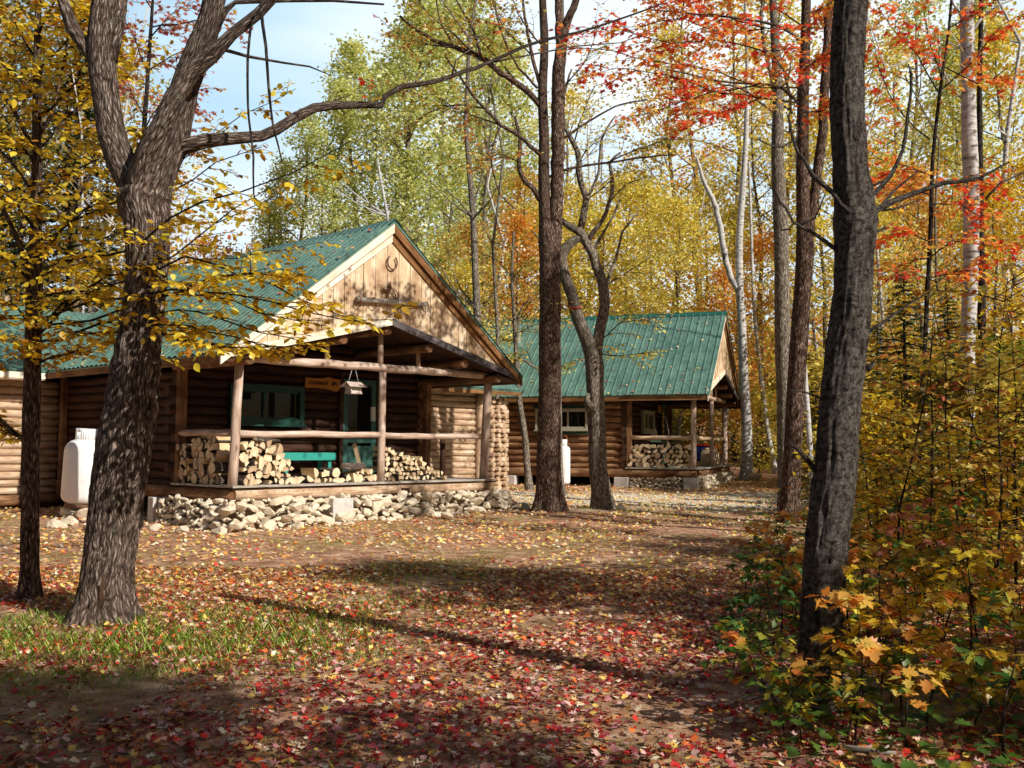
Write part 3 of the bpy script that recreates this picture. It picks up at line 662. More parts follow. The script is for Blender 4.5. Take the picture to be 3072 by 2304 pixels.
pile(C1, 'u', 1.22, 3.05, lambda a: .17+.07*sin(a*7+1), .0, .130, 0, 'split logs in the low row below the bench', 'firewood log in the low sunlit row in front of the turquoise bench', sc_=1.05)
pile(C1, 'u', 3.28, 4.85, lambda a: .66-(a-3.28)*.30 if a < 4.0 else .52-(a-4.0)*.50, .02, .108, 0, 'thin split logs heaped right of the middle post', 'thin pale split log in the heap right of the middle porch post', True, 1.15)
pile(C2, 'v', .1, 1.88, lambda a: .74, -.03, .156, -pi/2, 'split logs stacked on the rear cabin porch', 'firewood log in the square stack on the rear cabin porch side', sc_=.98)
pile(C2, 'u', 3.35, 5.3, lambda a: .62-abs(a-4.0)*.42, .02, .16, 0, 'split logs heaped at the front of the rear cabin porch', 'pale split log in the sunny heap fronting the rear cabin porch', True, 1.2)
for (u, v, z, yaw, L_) in ((.35, -.08, .80, 1.35, 'long pale split log lying across the top of the left front stack'), (2.25, .0, .30, 1.5, 'split log lying crosswise on the low row near the bench'), (.05, .75, .80, .25, 'split log lying crosswise on top of the shaded side stack'), (2.75, .05, .19, .0, 'bark covered log standing tilted on the low row before the door')):
    o = PROTO[4].copy(); link(o); o.rotation_mode = 'YXZ'; o.location = wp(C1, u, v, z); o.rotation_euler = (1.2 if 'tilted' in L_ else 0, .3, C1.rotation_euler[2]-yaw); o.scale = (1.3, 1.4, 1.1); tag(o, L_, 'firewood')

# ================================================================== THINGS ON AND BY THE CABINS
def cth(cb, name, u, v, z, label, cat, group=None, rz=0.): return thing(name, wp(cb, u, v, z), label, cat, group, cb.rotation_euler[2]+rz)
# carved name board
s = cth(C1, 'name_board', 2.68, 1.80, 1.79, 'orange carved board lettered CHAPMAN 3 hanging between window and door', 'sign')
m = MB(); m.poly([(0, 0, .02), (.25, 0, .045), (.55, 0, .025), (.78, 0, -.02), (.86, 0, .03), (.88, 0, .12), (.87, 0, .235), (.68, 0, .245), (.58, 0, .275), (.42, 0, .235), (.2, 0, .225), (.02, 0, .24)], .035, (0, -1, 0), (1, 0, 0)); m.build('board', 'sign_wood', s)
def text(txt, size, loc, parent, mat, name='lettering', ext=.003):
    cu = bpy.data.curves.new(name, 'FONT'); cu.body = txt; cu.size = size; cu.extrude = ext; cu.offset = .002
    tmp = bpy.data.objects.new('tmp', cu); COL.objects.link(tmp); me = bpy.data.meshes.new_from_object(tmp.evaluated_get(bpy.context.evaluated_depsgraph_get())); bpy.data.objects.remove(tmp)
    me.materials.clear(); me.materials.append(MATS[mat]); me.transform(Matrix.Rotation(pi/2, 4, 'X')); me.transform(Matrix.Translation(loc))
    return link(bpy.data.objects.new(name, me), parent)
text('CHAPMAN', .092, (.07, -.004, .105), s, 'stencil'); text('3', .1, (.50, -.004, .12), s, 'stencil')
m = MB(); m.poly([(.64, 0, .12), (.66, 0, .17), (.71, 0, .185), (.75, 0, .17), (.775, 0, .165), (.785, 0, .12), (.775, 0, .09), (.765, 0, .125), (.74, 0, .13), (.72, 0, .12), (.705, 0, .07), (.69, 0, .07), (.69, 0, .115), (.66, 0, .095)], .003, (0, -1, 0)); 
for v_ in range(len(m.v)): m.v[v_].y -= .002
m.build('emblem', 'stencil', s)
s = cth(C2, 'name_board', 4.0, 1.88, 1.74, 'small orange carved board between window and door of the rear cabin', 'sign')
m = MB(); m.poly([(0, 0, 0), (.2, 0, .03), (.42, 0, -.01), (.4, 0, .26), (.22, 0, .23), (.02, 0, .28)], .03, (0, -1, 0), (1, 0, 0)); m.build('board', 'sign_wood', s)
# bird feeder
s = cth(C1, 'bird_feeder', 2.47, .0, 1.64, 'pale wooden bird feeder with little roof hanging from the porch beam', 'bird feeder')
m = MB(); m.box((0, 0, .0), (.26, .2, .02)); m.box((-.11, 0, .07), (.02, .16, .13)); m.box((.11, 0, .07), (.02, .16, .13)); m.box((0, -.09, .02), (.24, .015, .035)); m.box((0, .09, .02), (.24, .015, .035)); m.build('tray', 'feeder_wood', s)
m = MB(); m.poly([(-.2, -.15, .125), (.2, -.15, .125), (.17, 0, .215), (-.17, 0, .215)], .014, (0, -.5, .8), (1, 0, 0)); m.poly([(.2, .15, .125), (-.2, .15, .125), (-.17, 0, .215), (.17, 0, .215)], .014, (0, .5, .8), (1, 0, 0)); m.build('feeder_roof', 'feeder_wood', s)
m = MB(); m.box((0, -.055, .075), (.2, .006, .11)); m.box((0, .055, .075), (.2, .006, .11)); m.build('pane', 'pane_pale', s)
m = MB(); m.tube([(-.12, 0, .2), (-.04, 0, .44)], .004, 5); m.tube([(.12, 0, .2), (.04, 0, .44)], .004, 5); m.build('cord', 'string', s)
# ironware on the gable
gv = -FO+.04
s = cth(C1, 'horseshoe', 2.97, gv, 4.1, 'rusty horseshoe nailed open end up high on the board gable', 'horseshoe')
m = MB(); pts = [Vector((.115*cos(a)*(1 if a < 0 or a > pi else 1), 0, .115*sin(a)*1.15)) for a in [radians(x) for x in range(-235, 56, 15)]]; m.tube(pts, .016, 8); m.build('shoe', 'rust_iron', s)
s = cth(C1, 'iron_hook', 2.9, gv, 3.56, 'rusty iron hook with a pointed tongue above the ring on the gable', 'iron hook')
m = MB(); m.tube([(-.17, 0, .03), (-.12, 0, -.01), (-.02, 0, 0), (.03, 0, .04)], [.018, .028, .03, .02], 8); m.tube([(.03, 0, .03), (.01, 0, .12), (-.01, 0, .16)], [.025, .014, .008], 7); m.tube([(.04, 0, .05), (.03, 0, .14), (.02, 0, .18)], [.018, .01, .006], 7); m.build('hook', 'rust_iron', s)
s = cth(C1, 'iron_ring', 3.0, gv, 3.46, 'pair of rusty iron rings hanging over the wooden singletree', 'iron ring')
m = MB(); m.torus((-.03, 0, 0), .085, .011, sz=1.2); m.torus((.05, 0, .03), .065, .01, sz=1.3); m.tube([(-.03, 0, -.08), (.02, 0, -.03), (.07, 0, -.08)], .012, 6); m.build('rings', 'rust_iron', s)
s = cth(C1, 'singletree', 2.98, gv-.02, 3.34, 'weathered wooden singletree bar with iron rings fixed across the gable', 'harness bar')
m = MB(); m.log((-.86, 0, -.03), (.82, 0, .055), .05, 12, .004, .85); m.build('bar', 'old_grey_wood', s)
for x in (-.8, -.45, .22, .82):
    m = MB(); m.torus((x, 0, -.03+x*.04), .075, .009, sz=1.3); m.build('ring', 'rust_iron', s)
m = MB(); m.lathe([(.058, -.02), (.06, 0), (.058, .02)], (0, 0, 0), 12)
for v_ in range(len(m.v)): q = m.v[v_]; m.v[v_] = Vector((q.z-.8, q.y, q.x-.03))
m.build('ferrule', 'rust_iron', s)
# bench
s = cth(C1, 'bench', 2.4, 1.45, .0, 'turquoise painted wooden bench against the shaded porch wall', 'bench')
m = MB()
for i in range(3): m.box((-.0, -.17+i*.14, .52), (1.25, .13, .03))
m.box((0, -.245, .455), (1.23, .02, .13)); m.build('seat', 'bench_paint', s)
for x in (-.5, .5):
    for y in (-.18, .12): m = MB(); m.box((x, y, .25), (.07, .045, .5)); m.build('leg', 'bench_paint', s)
# propane tanks
def tank(name, loc, r, h, label, tilt, group):
    s = thing(name, loc, label, 'gas tank', group); s.rotation_euler = tilt
    m = MB(); pr = [(0, .03)]+[(r*.45*1, .03)]+[(r*(.45+.55*sin(a)), .03+r*.42*(1-cos(a))) for a in (.4, .8, 1.2, pi/2)]+[(r*1.006, .5*h-.02), (r*1.012, .5*h), (r*1.006, .5*h+.02)]+[(r*cos(a)**.62, h-r*.62+r*.62*sin(a)) for a in (0.01, .3, .6, .9, 1.2, 1.45)]+[(0, h)]
    m.lathe(pr, seg=40); m.build('body', 'tank_white', s)
    m = MB(); m.lathe([(r*.80, .045), (r*.82, -.02), (r*.80, -.02)], seg=32); m.build('foot_ring', 'rust_iron', s)
    m = MB(); n = 30
    for i in range(n-4):
        a0, a1 = 2*pi*i/n+.3, 2*pi*(i+1)/n+.3; rr = r*.55; hole = i in (6, 7, 18, 19)
        zz = [(h-.06, h+.06), (h+.12, h+.19)] if hole else [(h-.06, h+.19)]
        for z_, z2 in zz:
            b = len(m.v); m.v += [Vector((rr*cos(a0), rr*sin(a0), z_)), Vector((rr*cos(a1), rr*sin(a1), z_)), Vector((rr*cos(a1), rr*sin(a1), z2)), Vector((rr*cos(a0), rr*sin(a0), z2))]; m.face((b, b+1, b+2, b+3), [(0, 0)]*4, True)
    o = m.build('collar', 'tank_white', s); md = o.modifiers.new('s', 'SOLIDIFY'); md.thickness = .008
    m = MB(); m.lathe([(.03, h-.02), (.03, h+.06), (.015, h+.07), (.015, h+.12), (.045, h+.125), (.045, h+.15), (0, h+.155)], seg=14); m.tube([(0, 0, h+.05), (.09, .02, h+.05)], .016, 8); m.build('valve', 'black_iron', s)
    return s
tp = A(178, 1093, 18.7); tk = tank('propane_tank', tp, .385, 1.24, 'large white upright propane tank beside the leaning maple trunk at the front cabin', (0, .045, 0), 'white propane tanks')
bl = thing('footing_stone', (tp.x, tp.y, gz(tp.x, tp.y)), 'flat topped stones piled under the large propane tank', 'footing stones'); m = MB(); hh = tp.z-gz(tp.x, tp.y)
stones(m, [(Vector((.22*cos(a), .2*sin(a), z)), .2) for a in (0, 1.3, 2.5, 3.8, 5.1) for z in ([hh-.13] if hh < .2 else [hh-.13, hh-.32])], 2); m.build('stone', 'stone', bl)
p2 = wp(C2, -.40, 3.80, -.60); p2.z = gz(p2.x, p2.y)+.02
tank('propane_tank', p2, .205, 1.18, 'slim white propane cylinder half hidden behind the twin trunk at the rear cabin', (0, 0, 2), 'white propane tanks')
hs = thing('gas_hose', wp(C2, -.3, 3.9, .85), 'thin copper coloured gas hose looping from the slim cylinder', 'hose'); m = MB(); m.tube(spline([(0, 0, 0), (.12, -.1, .08), (.2, 0, -.1), (.12, .15, -.2), (-.5, .45, .15), (-1.7, 1.1, .2)], [.012]*6, .06)[0], .012, 6); m.build('tube', 'orange_hose', hs)
# things on the rear porch
s = cth(C2, 'cooler_chest', 4.9, .55, .1, 'dark blue and red chest standing at the far end of the rear porch', 'chest')
m = MB(); m.box((0, 0, .3), (.7, .4, .5)); o = m.build('chest', 'blue_plastic', s); o.modifiers.new('b', 'BEVEL').width = .03
m = MB(); m.box((.2, -.22, .38), (.5, .04, .3)); m.box((0, 0, .58), (.72, .42, .06)); o = m.build('red_panel', 'red_plastic', s)
s = cth(C2, 'dust_pan', .05, 1.1, .74, 'teal plastic dustpan lying on the rear porch woodpile', 'dustpan')
m = MB(); m.poly([(-.04, -.16, 0), (-.04, .16, 0), (-.06, .12, .15), (-.06, -.14, .17)], .02, (-1, 0, 0)); m.build('pan', 'teal_plastic', s)
m = MB(); m.poly([(.1, -.02, .18), (.1, .14, .18), (.1, .05, .42), (.1, 0, .3)], .02, (-1, 0, 0)); m.build('handle', 'old_grey_wood', s)
s = cth(C2, 'bare_stick', -.02, .75, .72, 'bare pale stick leaning against the rear porch rail', 'stick')
m = MB(); m.tube([(0, 0, 0), (.0, -.04, .3), (0, 0.02, .6), (0, .08, .8)], [.018, .014, .01, .005], 6); m.build('stick', 'old_grey_wood', s)
s = thing('shore_block', wp(C2, -.15, 6.5, -.6), 'short wooden block propping the rear cabin wall left of the birch sapling', 'timber block'); s.rotation_euler = (0, 0, 1.2); m = MB(); m.box((0, 0, .12), (.5, .2, .2)); m.build('block', 'split_wood', s)

# ================================================================== TREES WE CAN TELL APART
def wr(w, Y): return w*S/F*Y/2
def limb(pts, Y):
    """(display x, display y, width[, depth shift]) -> smooth path + radii"""
    P = [A(p[0], p[1], Y+(p[3] if len(p) > 3 else 0)) for p in pts]; Rr = [wr(p[2], Y) for p in pts]
    return P, Rr
def hero(name, label, Y, base_dx, trunk, limbs, mat, group=None, flare_amt=.5, amp=.012, seg=28, step=.07, limb_seg=12, cat='tree', roots=5):
    g = on_ground(base_dx, Y); t = thing(name, g, label, cat, group); m = MB()
    P, Rr = limb(trunk, Y); P = [Vector((g.x, g.y, g.z-.25))]+P; Rr = [Rr[0]*1.05]+Rr
    pth, rad = spline(P, Rr, step); ph = R.random()*6; f = rough_bark(amp); k0 = rad[0]
    def disp(p, a, L, r):
        h = max(0, p.z-g.z); fl = math.exp(-h/(k0*(.75 if flare_amt > .6 else 1.4)))
        return f(p, a, L, r)*min(1, r/k0+.1)+r*flare_amt*fl*(.45+.55*cos(a*roots+ph+sin(a*2)*.7))+r*.05*noise.noise(Vector((cos(a), sin(a), L*1.2)))
    m.tube(pth, rad, seg, disp)
    for l in limbs:
        Pl, Rl = limb(l, Y); pl, rl = spline(Pl, Rl, .16 if Rl[0] > .02 else .3); fa = rough_bark(amp*.5)
        jit = [p+rv(1)*min(.012, rl[i]*.25) for i, p in enumerate(pl)]
        m.tube(jit, rl, limb_seg if Rl[0] > .03 else 6, (lambda p, a, L, r: fa(p, a, L, r)*min(1, r/.06)) if Rl[0] > .025 else None)
    m.v = [v-g for v in m.v]; m.build('trunk', mat, t)
    return t, g
def crown(t, g, branches, mat, tpl, size, name='crown', n=10, length=.7, bmat='bark_dark', twig=.004, br=.012, **kw):
    mb, lv = MB(), Leaves()
    for b in branches:
        P, rr = spline(b, [br*(1-.75*i/(len(b)-1)) for i in range(len(b))], .25); P = [p+rv(.012) for p in P]
        mb.tube(P, rr, 6, caps=False); spray(mb, lv, P, n, length, size, r=twig, **kw)
    mb.v = [v-g for v in mb.v]; mb.build('branches', bmat, t)
    lv.P = [(p[0]-g.x, p[1]-g.y, p[2]-g.z) for p in lv.P]
    return lv.build(name, mat, tpl, t)

# --- the big leaning maple at the left
T1Y = 8.6
t1, g1 = hero('maple_tree', 'big rough barked maple forking into heavy limbs, in front of the large propane tank', T1Y, 236,
    [(228, 1352, 112), (229, 1300, 104), (231, 1240, 101), (243, 1150, 103), (258, 1040, 107), (268, 970, 108), (286, 850, 103), (299, 740, 91), (309, 670, 85), (318, 560, 84), (317, 480, 93), (313, 425, 112), (335, 372, 84), (362, 315, 76), (386, 240, 62), (402, 180, 58), (428, 110, 55), (455, 40, 50), (472, -60, 44)],
    [[(305, 440, 80), (288, 405, 66), (262, 340, 62), (244, 290, 60), (230, 225, 56), (222, 160, 58), (222, 90, 62), (228, 20, 56), (228, -60, 50)],
     [(232, 130, 36), (252, 60, 32), (262, -20, 28), (266, -70, 26)],
     [(212, 150, 26), (190, 108, 27), (158, 60, 28), (138, 10, 24), (125, -40, 20)],
     [(300, 415, 48, -.1), (290, 385, 38, -.16), (312, 322, 38, -.25), (345, 270, 40, -.3), (380, 215, 40, -.3), (418, 148, 36, -.3), (450, 118, 30, -.3), (500, 78, 24, -.3), (555, 30, 22, -.3), (600, -15, 20, -.3), (640, -60, 16, -.3)],
     [(360, 350, 44, .05), (395, 318, 34), (440, 298, 30), (508, 302, 25), (560, 290, 22, .1), (592, 275, 22, .2), (640, 252, 23, .3), (677, 238, 21, .4), (719, 230, 18, .5), (780, 228, 16, .6), (824, 230, 14, .7), (832, 208, 12, .7), (868, 188, 13, .8), (936, 176, 11, 1), (1000, 156, 10, 1.2), (1059, 135, 9, 1.4), (1137, 98, 8, 1.6), (1216, 78, 7, 1.8), (1286, 59, 6, 2), (1352, 37, 5, 2.2), (1430, 8, 4, 2.4)],
     [(455, 70, 26), (487, 25, 15), (508, 6, 9), (614, 2, 7), (719, 1, 6), (830, 10, 4)],
     [(1059, 135, 5, 1.4), (1150, 118, 5, 1.7), (1240, 100, 4, 2), (1340, 92, 3, 2.1), (1430, 60, 2, 2.2)],
     [(475, 105, 9), (537, 123, 7), (614, 136, 5), (668, 144, 4), (715, 163, 2)],
     [(705, 232, 6, .5), (730, 215, 4, .5), (756, 206, 2, .5)],
     [(975, 165, 5, 1.1), (985, 130, 4, 1.1), (1030, 95, 3, 1.2), (1060, 70, 2, 1.2)]], 'bark_maple', seg=80, step=.032, amp=.017, flare_amt=.62, roots=4)
m = MB(); sp_, sr = spline([A(x, y, T1Y) for x, y in ((243, 1225), (240, 1260), (238, 1300), (236, 1330))], [.02, .055, .05, .03], .03)
m.tube([p+Vector((.0, -.172, 0)) for p in sp_], [r_*.8 for r_ in sr], 8); m.v = [v-g1 for v in m.v]; m.build('trunk_scar', 'split_scar', t1)
for lab, pts in (('longer dead stick hanging straight down from the maple limb', [(567, 13, 6), (546, 55, 6), (534, 127, 6), (537, 254, 5), (545, 338, 5), (550, 444, 3)]),
                 ('shorter thicker dead stick hanging from the maple limb, a red leaf at its tip', [(562, 15, 8), (574, 100, 7), (579, 190, 6), (592, 275, 5), (608, 352, 3)])):
    P, Rr = limb(pts, 8.2); g = P[0].copy(); s = thing('hanging_branch', g, lab, 'dead branch', 'dead sticks hanging in the maple'); m = MB(); p_, r_ = spline(P, Rr, .12); m.tube([p-g+rv(.006) for p in p_], r_, 7); m.build('stick', 'bark_dark', s)
# red leaves hanging here and there in the maple
def lm(pts, Y, dY=0.): return [A(x, y, Y+(q[0] if (q := rest) else 0)) for x, y, *rest in pts]
for q_ in (lm([(820, 230), (815, 190), (795, 165)], 9.2), lm([(1060, 70), (1075, 60), (1082, 40)], 9.8)): crown(t1, g1, [q_], 'leaf_red', STAR, .07, n=3, length=.16, br=.005, tint=(.3, .7), sub=1)

# --- slim tree at the far left edge, leaves everywhere
T0Y = 9.6
t0, g0 = hero('beech_tree', 'slim dark tree at the far left with golden oval leaves reaching across the big maple', T0Y, 62,
    [(62, 1305, 42), (64, 1200, 36), (66, 1000, 35), (70, 800, 34), (74, 640, 34), (76, 560, 27), (78, 450, 22), (79, 300, 19), (80, 180, 17), (82, 50, 14), (84, -60, 10)],
    [[(75, 620, 13), (58, 560, 13), (30, 500, 11), (0, 440, 9)], [(66, 960, 12), (30, 935, 9), (0, 905, 8), (-40, 880, 5)], [(76, 560, 10), (130, 500, 8), (185, 395, 6), (215, 330, 4)],
     [(78, 300, 10), (112, 250, 8), (140, 120, 6), (160, 0, 4)], [(70, 320, 10), (30, 240, 9), (-10, 180, 8)], [(75, 420, 9), (30, 360, 7), (-20, 300, 5)]], 'bark_brown', seg=28, step=.08, amp=.008, limb_seg=8)
gb = [
 [(75, 715), (140, 650, -.3), (230, 600, -.7), (330, 575, -1.1), (420, 520, -1.4), (500, 460, -1.6), (600, 400, -1.8)],
 [(76, 600), (160, 560, -.5), (270, 545, -1), (370, 470, -1.5), (440, 440, -1.8), (520, 415, -2), (640, 370, -2.1), (760, 300, -2.2)],
 [(74, 760), (190, 705, -.4), (290, 690, -.9), (380, 665, -1.3), (470, 690, -1.7), (560, 720, -1.9), (640, 730, -2)],
 [(75, 730), (180, 640, -.4), (300, 600, -1), (400, 560, -1.4), (520, 590, -1.7), (640, 640, -1.9), (760, 690, -2), (850, 690, -2.1)],
 [(75, 700), (200, 690, -.5), (330, 640, -1.2), (450, 640, -1.6), (560, 670, -1.9), (700, 700, -2.1)],
 [(78, 520), (160, 470, -.2), (260, 440, -.4), (360, 420, -.6), (470, 350, -.7), (560, 320, -.8)],
 [(75, 740), (200, 720, -.6), (330, 700, -1.2), (450, 715, -1.7), (560, 740, -2.), (650, 762, -2.2)],
 [(75, 690), (220, 650, -.7), (380, 630, -1.5), (520, 640, -1.9), (660, 670, -2.2), (790, 700, -2.4)],
 [(300, 690, -1.), (400, 740, -1.6), (500, 745, -1.9), (600, 748, -2.1)], [(380, 630, -1.5), (470, 600, -1.8), (560, 590, -2.), (640, 600, -2.1)],
 [(78, 480), (180, 450, .3), (300, 400, .6), (420, 330, .9), (520, 250, 1), (640, 190, 1)],
 [(76, 560), (200, 520, .5), (340, 480, .9), (470, 480, 1.2), (580, 430, 1.3), (700, 370, 1.3)],
 [(74, 640), (190, 620, .4), (320, 590, .9), (450, 560, 1.1), (560, 550, 1.3), (680, 520, 1.3)],
 [(76, 620), (20, 560, -.2), (-60, 520, -.4)], [(76, 560), (130, 500, -.6), (200, 440, -1), (250, 400, -1.2)], [(76, 500), (30, 430, -.4), (-20, 380, -.6)],
 [(78, 420), (150, 380, -.3), (220, 340, -.5), (330, 300, -.6)], [(78, 350), (30, 300, -.3), (-30, 260, -.4)], [(78, 330), (140, 260, .4), (210, 190, .6), (260, 150, .6)],
 [(79, 250), (150, 200, -.3), (210, 130, -.5), (280, 80, -.6)], [(79, 220), (30, 160, -.3), (-20, 120, -.4)], [(80, 160), (140, 90, -.2), (200, 20, -.3)], [(80, 130), (40, 60, .2), (0, 10, .3)], [(81, 80), (110, 20, -.2), (150, -40, -.3)],
 [(74, 700), (30, 660, -.5), (-30, 640, -.7)], [(72, 790), (150, 760, -.4), (240, 745, -.7), (300, 750, -.9)], [(72, 780), (30, 740, -.4), (-30, 720, -.6)], [(66, 960), (20, 930), (-20, 900)],
 [(78, 450), (110, 380, 1), (180, 300, 1.6), (250, 260, 2)], [(78, 600), (130, 580, 1.2), (200, 560, 1.8), (250, 540, 2)]]
gbp = [lm(b, T0Y) for b in gb]
crown(t0, g0, gbp, 'leaf_gold', OVATE, .082, n=21, length=.58, br=.013, tint=(.15, .9), flat=.35, start=.12)

# --- twin-stemmed tree and the twisted tree before the rear cabin
TMY = 20.9
tm, gm = hero('hardwood_tree', 'tall straight tree whose trunk splits into two close stems, just left of the twisted tree', TMY, 1185,
    [(1186, 1108, 62), (1185, 1060, 52), (1185, 1000, 50), (1187, 850, 48), (1188, 700, 46), (1188, 560, 46), (1186, 520, 46), (1178, 470, 27), (1175, 400, 25), (1175, 300, 22), (1172, 200, 20), (1176, 100, 18), (1172, 0, 16), (1170, -80, 14)],
    [[(1197, 545, 30), (1200, 470, 29), (1204, 400, 28), (1205, 300, 29), (1205, 200, 29), (1208, 130, 27), (1222, 60, 18), (1245, 0, 15), (1262, -60, 13)], [(1206, 140, 20), (1208, 60, 17), (1204, -60, 14)],
     [(1168, 228, 13), (1130, 188, 13), (1079, 156, 12), (1040, 125, 12, .1), (981, 102, 10, .3), (919, 78, 8, .5), (864, 35, 6, .6)], [(1175, 345, 10), (1130, 301, 9), (1083, 270, 8), (1048, 234, 7), (1020, 203, 6), (993, 164, 5), (960, 120, 3)],
     [(1165, 430, 12), (1153, 406, 12), (1134, 391, 11), (1122, 352, 9), (1122, 300, 8), (1112, 250, 5)], [(1184, 383, 6), (1235, 363, 6), (1313, 352, 5), (1391, 340, 4), (1462, 334, 2)],
     [(1172, 200, 8), (1150, 120, 8), (1135, 40, 6), (1128, -40, 5)], [(1040, 125, 6), (1020, 60, 5), (985, 0, 4)], [(981, 102, 5), (950, 40, 4), (940, -20, 3)], [(1215, 300, 6), (1260, 270, 5), (1330, 230, 4), (1400, 215, 3)],
     [(1083, 270, 4), (1060, 330, 4), (1080, 420, 3), (1110, 450, 3)], [(1160, 190, 6), (1110, 130, 5), (1080, 60, 4), (1060, -20, 3)]], 'bark_brown', seg=32, step=.14, amp=.012)
crown(tm, gm, [lm(b, TMY) for b in ([(1130, 188), (1060, 110), (1000, 40)], [(1083, 270), (1000, 240), (930, 200)], [(981, 102), (900, 90), (840, 60)], [(1150, 120), (1090, 60), (1060, -10)], [(1205, 200), (1260, 140), (1290, 60)], [(1122, 352), (1080, 330), (1040, 350)], [(1172, 100), (1120, 30), (1100, -40)], [(1048, 234), (960, 230), (900, 260)], [(1040, 125), (960, 60), (900, 0)], [(1245, 0), (1300, -30), (1350, -40)], [(1313, 352), (1380, 320), (1450, 300)])], 'leaf_mixed', QUADL, .10, n=14, length=1.5, br=.02, twig=.008, tint=(.2, .9), spacing=.10, seg=3)

TWY = 21.6
tw, gw = hero('hardwood_tree', 'twisted grey tree with curving crossed stems, right of the twin trunk before the rear cabin', TWY, 1300,
    [(1302, 1102, 48), (1298, 1060, 40), (1292, 1000, 38), (1288, 900, 37), (1285, 830, 37), (1284, 785, 40), (1278, 760, 34), (1262, 720, 28), (1246, 680, 25), (1236, 640, 24), (1222, 600, 24), (1213, 562, 23), (1222, 535, 21), (1240, 520, 18), (1262, 508, 12)],
    [[(1288, 775, 30), (1292, 740, 24), (1299, 700, 23), (1308, 655, 23), (1302, 610, 22), (1288, 575, 21), (1277, 545, 20), (1268, 520, 20), (1254, 498, 20), (1231, 490, 15), (1208, 472, 12)],
     [(1268, 520, 14), (1285, 500, 10), (1301, 477, 9), (1317, 438, 8), (1323, 391, 8), (1317, 352, 7), (1340, 330, 4)], [(1252, 500, 15), (1260, 470, 15), (1266, 430, 14), (1255, 395, 13), (1249, 350, 12), (1240, 310, 11), (1227, 290, 9), (1216, 254, 7), (1220, 200, 5), (1235, 150, 4)],
     [(1280, 545, 8), (1300, 510, 6), (1318, 480, 5), (1340, 430, 4)], [(1306, 620, 8), (1330, 560, 6), (1345, 500, 5), (1380, 460, 3)], [(1262, 438, 7), (1290, 380, 6), (1300, 300, 5), (1330, 250, 3)], [(1212, 562, 7), (1190, 540, 5), (1150, 500, 3)],
     [(1276, 880, 24, -.15), (1268, 866, 14, -.22), (1272, 850, 8, -.2)]], 'bark_grey', seg=32, step=.12, amp=.014, flare_amt=.3)
crown(tw, gw, [lm(b, TWY) for b in ([(1317, 438), (1350, 400), (1400, 380)], [(1249, 350), (1290, 300), (1340, 260)], [(1262, 438), (1300, 410), (1360, 350)], [(1240, 310), (1260, 240), (1290, 180)], [(1292, 740), (1340, 700), (1390, 690), (1420, 700)], [(1250, 690), (1200, 650), (1170, 600)], [(1300, 620), (1350, 590), (1400, 560)], [(1278, 760), (1330, 770), (1400, 760)])], 'leaf_yellow', QUADL, .10, n=12, length=1.1, br=.018, twig=.007, tint=(.2, .9), spacing=.10, seg=3)
m = MB(); m.torus(A(1240, 662, TWY-.02), .155, .014, M=Matrix.Rotation(pi/2+.35, 3, 'X')@Matrix.Rotation(.0, 3, 'Y')); gtp = A(1240, 662, TWY); m.v = [v-gtp for v in m.v]; s = thing('marker_tape', gtp, 'strip of red flagging tape tied round the left stem of the twisted tree', 'tape'); m.build('tape', 'flag_tape', s)
tl, gl = hero('hardwood_tree', 'lit trunk partly hidden right behind the twin-stemmed tree beside the slim gas cylinder', 26., 1215,
    [(1208, 1072, 26), (1206, 1000, 18), (1205, 900, 17), (1203, 700, 16), (1202, 500, 14), (1208, 300, 12), (1214, 100, 9), (1214, -50, 7)], [], 'bark_grey', seg=20, step=.2)
# slim pale sapling tree before the rear cabin wall
tb, gb_ = hero('birch_tree', 'thin crooked pale birch between the two cabins before the rear log wall', 28.0, 1143,
    [(1143, 1056, 17), (1138, 1000, 14), (1136, 960, 14), (1128, 905, 13), (1120, 850, 12), (1116, 780, 11), (1112, 700, 9), (1106, 600, 7), (1110, 500, 5)],
    [[(1118, 790, 6), (1090, 765, 6), (1060, 735, 5), (1035, 720, 4)], [(1116, 770, 5), (1150, 790, 5), (1190, 810, 4)], [(1112, 700, 5), (1130, 660, 4), (1150, 640, 3)]], 'bark_grey', seg=14, step=.2, amp=.005)
crown(tb, gb_, [lm(b, 28.) for b in ([(1090, 765), (1060, 730), (1030, 700)], [(1112, 700), (1060, 660), (1010, 640)], [(1112, 700), (1150, 650), (1190, 630)], [(1106, 600), (1070, 560), (1020, 540)], [(1106, 600), (1140, 570), (1180, 550)], [(1150, 790), (1190, 800), (1230, 790)], [(1114, 720), (1160, 700), (1210, 690)], [(1108, 640), (1060, 620), (1030, 600)], [(1150, 790), (1140, 760), (1090, 800)])], 'leaf_mixed', QUADL, .11, n=14, length=1.0, br=.015, twig=.007, tint=(.1, .7), spacing=.10, seg=3)

